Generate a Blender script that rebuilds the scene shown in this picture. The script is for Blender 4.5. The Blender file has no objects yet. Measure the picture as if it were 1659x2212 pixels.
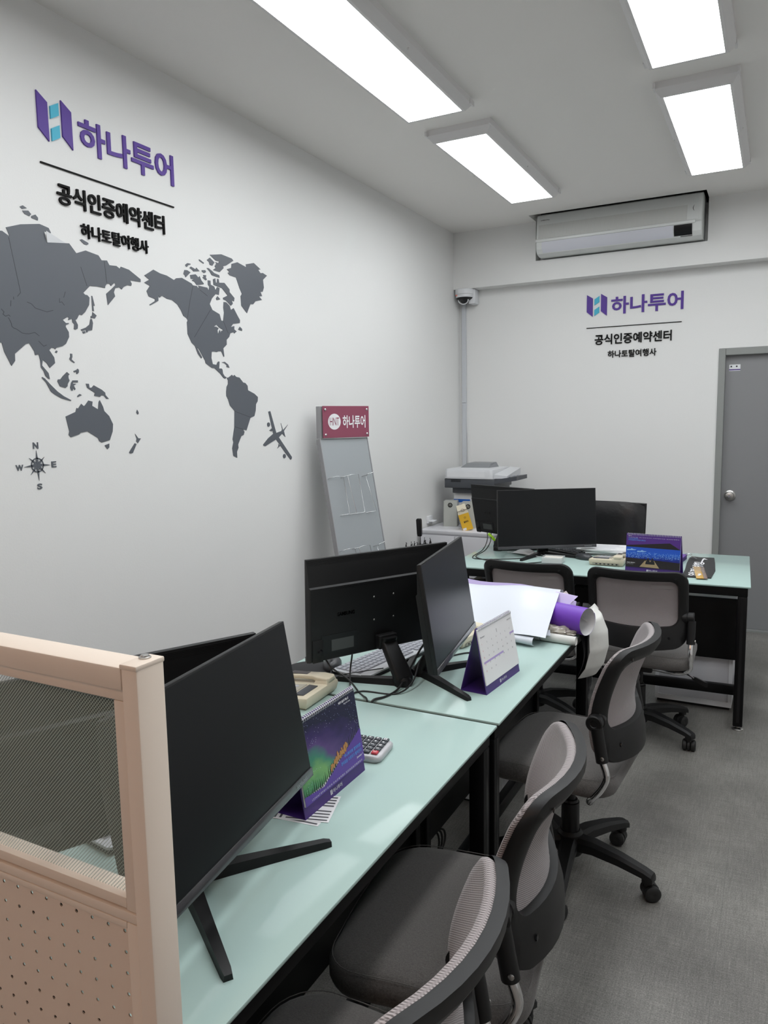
import bpy, bmesh, math, random
from mathutils import Vector, Matrix, geometry
random.seed(7)
PI = math.pi
sc = bpy.context.scene
COL = sc.collection

# ------------------------------------------------------------------ camera, world, exposure
F_PX, IMG_W, IMG_H = 1619.16, 1659, 2212
CAM_YAW, CAM_PITCH, CAM_ROLL = -0.4845646, -0.1205303, -0.0172506
CAM_POS = Vector((2.35, 0.0, 1.56))

def setup_camera():
    y, p, r = CAM_YAW, CAM_PITCH, CAM_ROLL
    f = Vector((math.sin(y)*math.cos(p), math.cos(y)*math.cos(p), math.sin(p)))
    ri = Vector((math.cos(y), -math.sin(y), 0)); up = ri.cross(f)
    r2 = ri*math.cos(r)+up*math.sin(r); u2 = -ri*math.sin(r)+up*math.cos(r)
    cd = bpy.data.cameras.new('camera'); cam = bpy.data.objects.new('camera', cd); COL.objects.link(cam)
    cd.sensor_fit = 'VERTICAL'; cd.sensor_height = 36; cd.lens = F_PX/IMG_H*36; cd.clip_start = .02
    m = Matrix((r2, u2, -f)).transposed().to_4x4(); m.translation = CAM_POS
    cam.matrix_world = m
    sc.camera = cam
setup_camera()
LAMP_STRENGTH = 11.8
WARM_STRENGTH = 9.0
WORLD_STRENGTH = 0.6
w = bpy.data.worlds.new('world'); sc.world = w; w.use_nodes = True
w.node_tree.nodes['Background'].inputs[0].default_value = (.86, .92, 1.0, 1)
w.node_tree.nodes['Background'].inputs[1].default_value = WORLD_STRENGTH
sc.view_settings.view_transform = 'Standard'; sc.view_settings.look = 'None'
sc.view_settings.gamma = 1; sc.view_settings.use_curve_mapping = False
sc.view_settings.exposure = 0.0
sc.cycles.max_bounces = 10; sc.cycles.diffuse_bounces = 5; sc.cycles.transparent_max_bounces = 16
sc.cycles.sample_clamp_indirect = 6

# ------------------------------------------------------------------ materials
def lin(c):
    if isinstance(c, str):
        c = tuple(int(c[i:i+2], 16)/255 for i in (0, 2, 4))
        c = tuple(v/12.92 if v <= .04045 else ((v+.055)/1.055)**2.4 for v in c)
    return (c[0], c[1], c[2], 1)
MATS = {}
def mat(name, color, rough=.5, metal=0., coat=0., spec=.5, bump=None, emit=0, alpha=1., trans=0., sheen=0.):
    if name in MATS: return MATS[name]
    m = bpy.data.materials.new(name); m.use_nodes = True; MATS[name] = m
    nt = m.node_tree; b = nt.nodes['Principled BSDF']
    b.inputs['Base Color'].default_value = lin(color)
    b.inputs['Roughness'].default_value = rough; b.inputs['Metallic'].default_value = metal
    b.inputs['Coat Weight'].default_value = coat; b.inputs['Coat Roughness'].default_value = .06
    b.inputs['Specular IOR Level'].default_value = spec
    b.inputs['Transmission Weight'].default_value = trans
    b.inputs['Sheen Weight'].default_value = sheen
    b.inputs['Alpha'].default_value = alpha
    if emit:
        b.inputs['Emission Color'].default_value = lin(color); b.inputs['Emission Strength'].default_value = emit
    if bump:
        sc_, st, dist = bump
        tc = nt.nodes.new('ShaderNodeTexCoord'); n = nt.nodes.new('ShaderNodeTexNoise'); bp = nt.nodes.new('ShaderNodeBump')
        n.inputs['Scale'].default_value = sc_; n.inputs['Detail'].default_value = 3
        bp.inputs['Strength'].default_value = st; bp.inputs['Distance'].default_value = dist
        nt.links.new(tc.outputs['Object'], n.inputs['Vector']); nt.links.new(n.outputs['Fac'], bp.inputs['Height'])
        nt.links.new(bp.outputs['Normal'], b.inputs['Normal'])
    return m
class NT:
    """small helper for node graphs"""
    def __init__(s, m): s.t = m.node_tree; s.b = s.t.nodes['Principled BSDF']; s.m = m
    def n(s, kind, **kw):
        nd = s.t.nodes.new('ShaderNode'+kind)
        for k, v in kw.items():
            if k in ('op',): nd.operation = v
            elif k == 'blend': nd.blend_type = v; 
            elif k == 'dtype': nd.data_type = v
            else: setattr(nd, k, v)
        return nd
    def l(s, a, b): s.t.links.new(a, b)
    def math(s, op, a, b=None, c=None, clamp=False):
        nd = s.n('Math', op=op); nd.use_clamp = clamp
        for i, v in enumerate((a, b, c)):
            if v is None: continue
            if isinstance(v, (int, float)): nd.inputs[i].default_value = v
            else: s.l(v, nd.inputs[i])
        return nd.outputs[0]
    def sep(s):
        tc = s.n('TexCoord'); sp = s.n('SeparateXYZ'); s.l(tc.outputs['Object'], sp.inputs[0]); s.tc = tc
        return sp.outputs
    def noise(s, scale, detail=3, vec=None, rough=.5):
        nd = s.n('TexNoise'); nd.inputs['Scale'].default_value = scale; nd.inputs['Detail'].default_value = detail
        nd.inputs['Roughness'].default_value = rough
        s.l(vec if vec is not None else s.tc.outputs['Object'], nd.inputs['Vector']); return nd.outputs['Fac']
    def ramp(s, fac, stops):
        nd = s.n('ValToRGB'); cr = nd.color_ramp
        while len(cr.elements) < len(stops): cr.elements.new(.5)
        for e, (p, c) in zip(cr.elements, stops): e.position = p; e.color = lin(c)
        s.l(fac, nd.inputs[0]); return nd.outputs[0]
    def mix(s, fac, a, b):
        nd = s.n('Mix', dtype='RGBA')
        if isinstance(fac, (int, float)): nd.inputs[0].default_value = fac
        else: s.l(fac, nd.inputs[0])
        for i, v in ((6, a), (7, b)):
            if isinstance(v, (tuple, str)): nd.inputs[i].default_value = lin(v)
            else: s.l(v, nd.inputs[i])
        return nd.outputs[2]
    def bump(s, h, st=.3, dist=.002):
        nd = s.n('Bump'); nd.inputs['Strength'].default_value = st; nd.inputs['Distance'].default_value = dist
        s.l(h, nd.inputs['Height']); s.l(nd.outputs[0], s.b.inputs['Normal'])

M_wall = mat('wall_paint', (.74, .74, .73), .75, bump=(140, .12, .002))
M_ceil = mat('ceiling_paint', (.83, .81, .785), .8, bump=(160, .08, .002))
M_black = mat('black_plastic', (.0075, .0075, .008), .45, spec=.35, bump=(900, .12, .0005))
M_blacks = mat('black_satin', (.005, .005, .006), .3, spec=.35)
M_steel_b = mat('black_painted_steel', (.003, .003, .0035), .38, spec=.2, bump=(700, .08, .0005))
M_chrome = mat('chrome', (.75, .75, .76), .12, 1)
M_steel = mat('brushed_steel', (.5, .49, .47), .3, 1)
M_screen = mat('matte_screen', (.004, .005, .006), .33, spec=.32)
M_white = mat('white_plastic', (.72, .73, .75), .4)
M_lam = mat('white_laminate', (.62, .62, .65), .35)
M_beige = mat('cream_plastic', (.62, .56, .43), .4)
M_cream = mat('cream_paint', (.76, .66, .565), .5, bump=(300, .05, .001))
M_grey_v = mat('slate_vinyl', (.095, .105, .122), .42, bump=(300, .04, .0005))
M_dark_line = mat('vinyl_seam', (.03, .034, .04), .6)
M_purple = mat('purple_acrylic', (.085, .035, .27), .45, spec=.3)
M_purple_d = mat('deep_purple_print', (.065, .022, .21), .38)
M_teal = mat('turquoise_acrylic', (.06, .42, .58), .45, spec=.3)
M_blackac = mat('black_acrylic', (.003, .003, .003), .55, spec=.12)
M_paper = mat('white_paper', (.75, .75, .76), .6)
M_sheet = mat('white_vinyl_sheet', (.62, .65, .71), .38, coat=.08)
M_newsp = mat('off_white_paper', (.66, .66, .63), .6, bump=(60, .2, .003))
M_grey_pl = mat('grey_printer_plastic', (.055, .06, .07), .45)
M_light_pl = mat('pale_grey_plastic', (.55, .57, .60), .4)
M_keys = mat('grey_keys', (.40, .41, .45), .5)
M_white_ink = mat('white_ink', (.8, .8, .82), .5)
M_black_ink = mat('black_ink', (.02, .02, .02), .5)
M_alu = mat('satin_aluminium_panel', (.33, .355, .37), .42, .25)
M_alu_d = mat('grey_stand_side', (.31, .31, .32), .45, .15)
M_rubber = mat('black_rubber', (.01, .01, .01), .6)
M_leather = mat('black_leather', (.012, .012, .013), .3, bump=(18, .25, .01))
M_umb = mat('black_umbrella_cloth', (.012, .012, .014), .55)
M_redhdr = mat('crimson_print', (.26, .055, .10), .18, coat=.6)
M_lamp = mat('lamp_diffuser', (.95, .98, 1.0), .5, emit=LAMP_STRENGTH)
M_lampw = mat('added_warm_diffuser', (1.0, .58, .34), .5, emit=WARM_STRENGTH)
M_fix = mat('white_lamp_housing', (.72, .71, .71), .45)

def m_floor():
    m = mat('grey_vinyl_floor', (.2, .2, .2), .42); t = NT(m); X, Y, Z = t.sep()
    mp = t.n('Mapping'); mp.inputs['Scale'].default_value = (4, 60, 1); t.l(t.tc.outputs['Object'], mp.inputs[0])
    mp2 = t.n('Mapping'); mp2.inputs['Scale'].default_value = (60, 4, 1); t.l(t.tc.outputs['Object'], mp2.inputs[0])
    a = t.noise(3, 4, mp.outputs[0]); b = t.noise(3, 4, mp2.outputs[0]); c = t.noise(2.2, 5); d = t.noise(260, 2)  # broad noise c: vinyl mottling plus soft floor reflections put into the colour
    s = t.math('ADD', t.math('MULTIPLY', t.math('ADD', a, b), .15), t.math('ADD', t.math('MULTIPLY', c, .34), t.math('MULTIPLY', d, .36)))
    col = t.ramp(s, [(.41, (.10, .096, .088)), (.53, (.19, .183, .17)), (.65, (.32, .308, .285))])
    fx = t.math('PINGPONG', X, .225); fy = t.math('PINGPONG', Y, .225)
    seam = t.math('LESS_THAN', t.math('MINIMUM', fx, fy), .0011)
    t.l(t.mix(t.math('MULTIPLY', seam, .35), col, (.08, .08, .075)), t.b.inputs['Base Color'])
    t.bump(s, .15, .001); t.b.inputs['Roughness'].default_value = .40
    return m
def m_glass_top():
    m = mat('pale_aqua_glass', (.405, .535, .505), .07, spec=.04); return m
def m_glass_edge():
    return mat('aqua_glass_edge', (.20, .45, .41), .12, coat=.4)
def m_mesh_fabric():
    m = mat('grey_mesh_fabric', (.3, .28, .29), .75, sheen=.2); t = NT(m); X, Y, Z = t.sep()
    a = t.math('SINE', t.math('MULTIPLY', Y, 2*PI/.0052)); b = t.math('SINE', t.math('MULTIPLY', Z, 2*PI/.0042))
    f = t.math('MULTIPLY', a, b); g = t.math('ADD', t.math('MULTIPLY', f, .8), .55, clamp=True)
    t.l(t.mix(g, (.12, .105, .105), (.44, .40, .405)), t.b.inputs['Base Color']); t.bump(g, .4, .0015); return m
def m_seat_fabric():
    m = mat('charcoal_seat_fabric', (.1, .1, .1), .85, sheen=.15); t = NT(m); X, Y, Z = t.sep()
    mp = t.n('Mapping'); mp.inputs['Scale'].default_value = (1, 8, 1); t.l(t.tc.outputs['Object'], mp.inputs[0])
    a = t.noise(150, 3, mp.outputs[0]); b = t.noise(400, 2); s = t.math('MULTIPLY', t.math('ADD', a, b), .5)
    t.l(t.ramp(s, [(.3, (.055, .051, .049)), (.7, (.135, .126, .12))]), t.b.inputs['Base Color']); t.bump(s, .35, .001); return m
def m_screen_mesh():
    """printed white wire lattice on the partition pane"""
    m = mat('wire_lattice_pane', (.42, .50, .46), .5, spec=.2); t = NT(m); X, Y, Z = t.sep()
    p = .0052
    u = t.math('PINGPONG', t.math('ADD', X, Z), p/2); v = t.math('PINGPONG', t.math('SUBTRACT', X, Z), p/2)
    line = t.math('LESS_THAN', t.math('MINIMUM', u, v), .00040)
    al = t.math('ADD', t.math('MULTIPLY', line, .9), .0, clamp=True)
    t.l(al, t.b.inputs['Alpha']); return m
def m_perforated():
    m = mat('perforated_tan_sheet', (.74, .625, .53), .5); t = NT(m); X, Y, Z = t.sep()
    def d(ox, oz, s=.0295):
        fx = t.math('SUBTRACT', t.math('FLOORED_MODULO', t.math('SUBTRACT', X, ox-s/2), s), s/2)
        fz = t.math('SUBTRACT', t.math('FLOORED_MODULO', t.math('SUBTRACT', Z, oz-s/2), s), s/2)
        return t.math('ADD', t.math('MULTIPLY', fx, fx), t.math('MULTIPLY', fz, fz))
    r2 = d(1.373, .922)
    t.l(t.math('GREATER_THAN', r2, .0026**2), t.b.inputs['Alpha']); return m
M_floor = m_floor(); M_gt = m_glass_top(); M_ge = m_glass_edge(); M_mesh = m_mesh_fabric(); M_seat = m_seat_fabric()
M_lattice = m_screen_mesh(); M_perf = m_perforated()


# ------------------------------------------------------------------ geometry helpers
def V(*a): return Vector(a)
def frame(o, ax, ay, az=None):
    ax = Vector(ax).normalized(); ay = Vector(ay).normalized(); az = ax.cross(ay) if az is None else Vector(az)
    m = Matrix((ax, ay, az)).transposed().to_4x4(); m.translation = Vector(o); return m
class MB:
    def __init__(s): s.v = []; s.f = []; s.mi = []
    def add(s, vs, fs, M=None, mi=0):
        k = len(s.v)
        s.v += [tuple(M @ Vector(p)) if M is not None else tuple(p) for p in vs]
        s.f += [tuple(i+k for i in f) for f in fs]; s.mi += [mi]*len(fs); return s
    def box(s, x0, x1, y0, y1, z0, z1, bev=0, M=None, seg=2, mi=0):
        bm = bmesh.new()
        r = bmesh.ops.create_cube(bm, size=1)
        for v in bm.verts: v.co = Vector(((x0+x1)/2+v.co.x*(x1-x0), (y0+y1)/2+v.co.y*(y1-y0), (z0+z1)/2+v.co.z*(z1-z0)))
        if bev:
            bmesh.ops.bevel(bm, geom=bm.edges[:], offset=min(bev, .49*min(x1-x0, y1-y0, z1-z0)), segments=seg, profile=.5, affect='EDGES')
        bm.verts.index_update()
        s.add([v.co.copy() for v in bm.verts], [[v.index for v in f.verts] for f in bm.faces], M, mi); bm.free(); return s
    def loft(s, rings, cap0=True, cap1=True, closed=True, M=None, mi=0):
        n = len(rings[0]); vs = [p for r in rings for p in r]; fs = []
        for i in range(len(rings)-1):
            for j in range(n if closed else n-1):
                a = i*n+j; b = i*n+(j+1) % n; fs.append((a, b, b+n, a+n))
        if cap0: fs.append(tuple(range(n))[::-1])
        if cap1: fs.append(tuple((len(rings)-1)*n+i for i in range(n)))
        return s.add(vs, fs, M, mi)
    def cyl(s, p0, p1, r0, r1=None, n=20, M=None, caps=True, mi=0):
        r1 = r0 if r1 is None else r1; p0 = Vector(p0); p1 = Vector(p1); d = (p1-p0).normalized()
        a = d.orthogonal().normalized(); b = d.cross(a)
        R = lambda c, r: [c+(a*math.cos(2*PI*i/n)+b*math.sin(2*PI*i/n))*r for i in range(n)]
        return s.loft([R(p0, r0), R(p1, r1)], caps, caps, M=M, mi=mi)
    def lathe(s, o, axis, prof, n=28, M=None, mi=0):
        """prof: (distance along axis, radius)"""
        o = Vector(o); d = Vector(axis).normalized(); a = d.orthogonal().normalized(); b = d.cross(a)
        rings = [[o+d*t+(a*math.cos(2*PI*i/n)+b*math.sin(2*PI*i/n))*max(r, 1e-5) for i in range(n)] for t, r in prof]
        return s.loft(rings, M=M, mi=mi)
    def tube(s, pts, r, n=8, smooth=True, M=None, mi=0, closed=False):
        P = [Vector(p) for p in pts]
        if smooth and len(P) > 2:
            Q = []
            for i in range(len(P)-1):
                p0 = P[max(i-1, 0)]; p1 = P[i]; p2 = P[i+1]; p3 = P[min(i+2, len(P)-1)]
                for k in range(6):
                    t = k/6
                    Q.append(.5*((2*p1)+(p2-p0)*t+(2*p0-5*p1+4*p2-p3)*t*t+(3*p1-p0-3*p2+p3)*t**3))
            Q.append(P[-1]); P = Q
        rs = r if isinstance(r, (list, tuple)) else None
        rings = []; a = None
        for i, p in enumerate(P):
            d = (P[min(i+1, len(P)-1)]-P[max(i-1, 0)])
            if d.length < 1e-9: d = Vector((0, 0, 1))
            d.normalize()
            a = d.orthogonal().normalized() if a is None else (a-d*a.dot(d)).normalized()
            b = d.cross(a); rr = r if rs is None else rs[0]+(rs[1]-rs[0])*i/(len(P)-1)
            rings.append([p+(a*math.cos(2*PI*j/n)+b*math.sin(2*PI*j/n))*rr for j in range(n)])
        return s.loft(rings, M=M, mi=mi)
    def prism(s, poly, t0, t1, M=None, holes=(), mi=0):
        """poly in local xy, extruded along local z from t0 to t1"""
        loops = [[Vector((p[0], p[1], 0)) for p in l] for l in [poly, *holes]]
        tri = geometry.tessellate_polygon(loops); flat = [p for l in loops for p in l]; n = len(flat)
        vs = [(p.x, p.y, t0) for p in flat]+[(p.x, p.y, t1) for p in flat]; fs = []
        for a, b, c in tri:
            nz = (flat[b]-flat[a]).cross(flat[c]-flat[a]).z
            if nz < 0: a, c = c, a
            fs += [(a+n, b+n, c+n), (c, b, a)]
        k = 0
        for l in loops:
            m_ = len(l)
            for i in range(m_): fs.append((k+i, k+(i+1) % m_, k+(i+1) % m_+n, k+i+n))
            k += m_
        return s.add(vs, fs, M, mi)
    def grid(s, fn, nu, nv, thick=0, M=None, mi=0):
        g = [[Vector(fn(i/nu, j/nv)) for j in range(nv+1)] for i in range(nu+1)]
        vs = [p for r in g for p in r]; fs = []
        for i in range(nu):
            for j in range(nv):
                a = i*(nv+1)+j; fs.append((a, a+1, a+nv+2, a+nv+1))
        if thick:
            nn = []
            for i in range(nu+1):
                for j in range(nv+1):
                    du = g[min(i+1, nu)][j]-g[max(i-1, 0)][j]; dv = g[i][min(j+1, nv)]-g[i][max(j-1, 0)]
                    c = dv.cross(du); nn.append(c.normalized() if c.length > 1e-12 else Vector((0, 0, 1)))
            k = len(vs); top = vs[:]; vs = top+[p-nn[i]*thick for i, p in enumerate(top)]
            fs += [tuple(x+k for x in f)[::-1] for f in fs]
            ed = [i*(nv+1) for i in range(nu+1)]+[nu*(nv+1)+j for j in range(1, nv+1)]+[i*(nv+1)+nv for i in range(nu-1, -1, -1)]+[j for j in range(nv-1, 0, -1)]
            for a, b in zip(ed, ed[1:]+ed[:1]): fs.append((a, b, b+k, a+k))
        return s.add(vs, fs, M, mi)
    def text(s, body, o, r, u, width=None, height=None, ext=.0005, bold=0, align='L', M=None, mi=0, spacing=1.0):
        cu = bpy.data.curves.new('t', 'FONT'); cu.body = body; cu.size = 1; cu.extrude = 0; cu.offset = bold
        cu.space_character = spacing; cu.resolution_u = 3; cu.fill_mode = 'NONE' if False else 'FRONT'
        ob = bpy.data.objects.new('t', cu)
        me = bpy.data.meshes.new_from_object(ob)
        vs = [v.co.copy() for v in me.vertices]; fs = [tuple(p.vertices) for p in me.polygons]
        bpy.data.objects.remove(ob); bpy.data.meshes.remove(me); bpy.data.curves.remove(cu)
        if not vs: return s
        x0 = min(v.x for v in vs); x1 = max(v.x for v in vs); y0 = min(v.y for v in vs); y1 = max(v.y for v in vs)
        sx = width/(x1-x0) if width else height/(y1-y0); sy = height/(y1-y0) if height else sx
        r = Vector(r).normalized(); u = Vector(u).normalized(); n = r.cross(u); o = Vector(o)
        off = (x1-x0)*sx*(.5 if align == 'C' else 0)
        pl = lambda v, t: o+r*((v.x-x0)*sx-off)+u*((v.y-y0)*sy)+n*t
        A = [pl(v, ext) for v in vs]; k = len(A); B = [pl(v, 0) for v in vs]
        cnt = {}
        for f in fs:
            for a, b in zip(f, f[1:]+f[:1]): cnt[(a, b)] = 1
        F2 = list(fs)
        if ext > .0008:
            F2 += [tuple(i+k for i in f)[::-1] for f in fs]
            for (a, b) in cnt:
                if (b, a) not in cnt: F2.append((b, a, a+k, b+k))
            return s.add(A+B, F2, M, mi)
        return s.add(A, fs, M, mi)

def obj(name, mb, mats, parent=None, smooth=35, loc=None):
    me = bpy.data.meshes.new(name); me.from_pydata([tuple(v) for v in mb.v], [], mb.f); me.validate()
    for m in (mats if isinstance(mats, (list, tuple)) else [mats]): me.materials.append(m)
    if len(mb.mi) == len(me.polygons) and any(mb.mi):
        for p, i in zip(me.polygons, mb.mi): p.material_index = i
    me.update()
    bm = bmesh.new(); bm.from_mesh(me); bmesh.ops.recalc_face_normals(bm, faces=bm.faces[:]); bm.to_mesh(me); bm.free()
    if smooth:
        me.polygons.foreach_set('use_smooth', [True]*len(me.polygons)); me.set_sharp_from_angle(angle=math.radians(smooth))
    o = bpy.data.objects.new(name, me); COL.objects.link(o)
    if parent is not None: o.parent = parent
    if loc is not None: o.location = loc
    return o
def objt(name, mb, mats, parent=None):
    """lettering and other open flat faces: keep the face directions as made"""
    me = bpy.data.meshes.new(name); me.from_pydata([tuple(v) for v in mb.v], [], mb.f)
    for m in (mats if isinstance(mats, (list, tuple)) else [mats]): me.materials.append(m)
    me.update(); o = bpy.data.objects.new(name, me); COL.objects.link(o)
    if parent is not None: o.parent = parent
    return o
def tag(o, label=None, cat=None, group=None, kind=None):
    if label: o['label'] = label
    if cat: o['category'] = cat
    if group: o['group'] = group
    if kind: o['kind'] = kind
    return o
def thing(name, label, cat, loc=(0, 0, 0), rz=0, group=None):
    o = bpy.data.objects.new(name, None); COL.objects.link(o); o.empty_display_size = .05
    o.location = loc; o.rotation_euler = (0, 0, rz); return tag(o, label, cat, group)
def struct(name, mb, m, parent=None, smooth=0):
    o = obj(name, mb, m, parent, smooth)
    if parent is None: o['kind'] = 'structure'
    return o
def copy_tree(o, loc, rz, label, parent=None):
    c = o.copy(); COL.objects.link(c)
    if parent is None: c.location = loc; c.rotation_euler = (0, 0, rz); c['label'] = label
    else: c.parent = parent
    for ch in list(o.children): copy_tree(ch, None, None, None, c)
    return c
def rrect(x0, x1, y0, y1, r, nc=6, ne=1):
    """rounded rectangle, counter-clockwise, list of (x, y)"""
    o = []; cs = [((x1-r, y0+r), -90), ((x1-r, y1-r), 0), ((x0+r, y1-r), 90), ((x0+r, y0+r), 180)]
    for k, ((cx, cy), a0) in enumerate(cs):
        arc = [(cx+r*math.cos(math.radians(a0+90*i/nc)), cy+r*math.sin(math.radians(a0+90*i/nc))) for i in range(nc+1)]
        o += arc
        (nx, ny), na = cs[(k+1) % 4]; nxt = (nx+r*math.cos(math.radians(na)), ny+r*math.sin(math.radians(na)))
        for i in range(1, ne): o.append((arc[-1][0]+(nxt[0]-arc[-1][0])*i/ne, arc[-1][1]+(nxt[1]-arc[-1][1])*i/ne))
    return o
def pairs(l, s=.001): return [(l[i]*s, l[i+1]*s) for i in range(0, len(l), 2)]

ASIA=[1465,2182,1580,2198,1674,2218,1740,2224,1746,2225,1774,2212,1762,2240,1819,2262,1897,2280,1935,2274,1944,2258,1915,2259,1923,2221,2021,2237,2051,2207,2095,2225,2156,2218,2170,2202,2197,2206,2208,2190,2244,2193,2261,2185,2267,2194,2309,2189,2370,2161,2370,2150,2312,2148,2320,2135,2316,2126,2297,2127,2275,2116,2265,2105,2253,2112,2231,2105,2223,2088,2228,2073,2189,2034,2184,2077,2211,2098,2233,2117,2233,2124,2225,2123,2210,2110,2204,2118,2190,2116,2181,2106,2179,2098,2143,2099,2106,2096,2072,2065,2080,2059,2090,2059,2100,2051,2096,2023,2075,1994,2058,1980,2047,1983,2034,1963,2027,1959,2037,1942,2035,1928,2023,1923,2018,1925,2021,1943,2013,1949,2012,1962,1994,1955,1998,1964,1992,1967,1970,1953,1983,1943,1996,1945,1995,1941,1982,1936,1981,1929,1993,1911,1993,1893,1977,1867,1961,1857,1934,1849,1928,1843,1922,1848,1911,1847,1902,1838,1921,1813,1923,1793,1899,1774,1887,1791,1871,1802,1867,1781,1892,1755,1896,1734,1890,1735,1878,1745,1872,1762,1862,1774,1861,1799,1856,1820,1841,1816,1839,1829,1821,1856,1806,1852,1760,1815,1759,1791,1744,1773,1720,1819,1713,1849,1707,1850,1659,1859,1609,1829,1551,1867,1438,1883]
AUS=[2064,1659,2083,1655,2080,1639,2108,1625,2113,1654,2119,1661,2133,1636,2138,1619,2161,1599,2178,1567,2174,1538,2157,1504,2116,1496,2104,1502,2099,1514,2050,1541,2017,1536,2010,1530,1971,1520,1962,1529,1966,1542,1954,1598,2000,1615,2006,1630,2013,1628,2029,1646,2039,1638,2045,1639]
NAM=[2446,2212,2393,2180,2420,2167,2390,2151,2422,2142,2401,2118,2411,2098,2447,2092,2446,2083,2413,2064,2416,2061,2466,2086,2468,2111,2473,2100,2491,2111,2518,2102,2549,2101,2581,2086,2601,2065,2616,2041,2635,2034,2643,2024,2637,2015,2638,1964,2662,1927,2682,1915,2700,1880,2721,1861,2727,1866,2694,1909,2705,1905,2747,1852,2750,1841,2792,1822,2811,1822,2827,1812,2850,1799,2873,1779,2887,1776,2894,1784,2882,1787,2870,1800,2867,1818,2861,1823,2843,1822,2848,1854,2841,1855,2833,1850,2826,1838,2799,1840,2791,1868,2795,1897,2813,1899,2831,1898,2841,1902,2865,1904,2880,1879,2885,1881,2880,1919,2906,1938,2907,1961,2927,1976,2937,1995,2963,2002,2966,1996,2986,2008,2968,2016,2969,2032,2943,2025,2961,2042,3013,2051,3015,2065,2994,2088,2970,2117,2948,2106,2941,2124,2915,2138,2897,2137,2893,2110,2897,2087,2888,2048,2874,2048,2863,2076,2813,2090,2796,2115,2813,2142,2841,2166,2864,2165,2871,2197,2854,2200,2842,2183,2833,2199,2809,2204,2808,2222,2790,2221,2790,2201,2799,2194,2794,2174,2784,2187,2724,2187,2727,2172,2713,2184,2687,2183,2679,2190,2617,2205,2582,2198,2567,2188,2524,2200,2484,2203]
LAKE=[2819,2015,2839,2025,2856,2014,2882,2006,2878,1999,2870,2001,2870,1987,2859,2003,2846,1981,2843,2000,2852,2010,2836,2015]
SAM=[2906,1781,2937,1797,2945,1790,2954,1797,2970,1788,2993,1786,3021,1763,3038,1761,3055,1748,3057,1726,3108,1710,3136,1694,3133,1673,3118,1657,3114,1626,3101,1597,3068,1588,3033,1527,3006,1531,3016,1519,3009,1504,2989,1498,2962,1458,2964,1442,2951,1423,2951,1393,2922,1405,2916,1441,2927,1470,2922,1485,2939,1544,2945,1623,2912,1649,2901,1676,2888,1694,2888,1713,2893,1737,2904,1751,2905,1769,2896,1782]
GREEN=[3012,2340,3081,2328,3079,2342,3143,2359,3197,2337,3178,2331,3196,2318,3215,2322,3250,2314,3215,2288,3220,2250,3209,2228,3190,2224,3203,2205,3177,2200,3200,2186,3145,2172,3126,2155,3103,2153,3073,2105,3031,2136,3028,2181,3039,2194,3022,2219,2998,2266,2949,2269,2937,2278,2950,2284,2931,2294,2965,2306,2968,2325]
PLANE=[3221,1620,3238,1623,3285,1508,3332,1517,3340,1526,3330,1559,3348,1522,3394,1550,3355,1517,3367,1484,3339,1503,3307,1484,3423,1373,3420,1363,3409,1359,3369,1393,3281,1474,3184,1441,3168,1445,3167,1451,3212,1482,3258,1504]
ENG=[[3232,1553,3229,1546,3223,1542,3215,1542,3209,1546,3207,1553,3209,1560,3216,1564,3224,1564,3230,1560],[3366,1381,3363,1374,3356,1370,3348,1370,3341,1375,3339,1382,3342,1389,3349,1393,3357,1393,3364,1388],[3224,1522,3237,1528,3243,1533,3251,1524,3244,1517],[3290,1425,3302,1439,3300,1448,3316,1438]]
CURL=[1915,2259,2007,2235,1923,2221]
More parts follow.
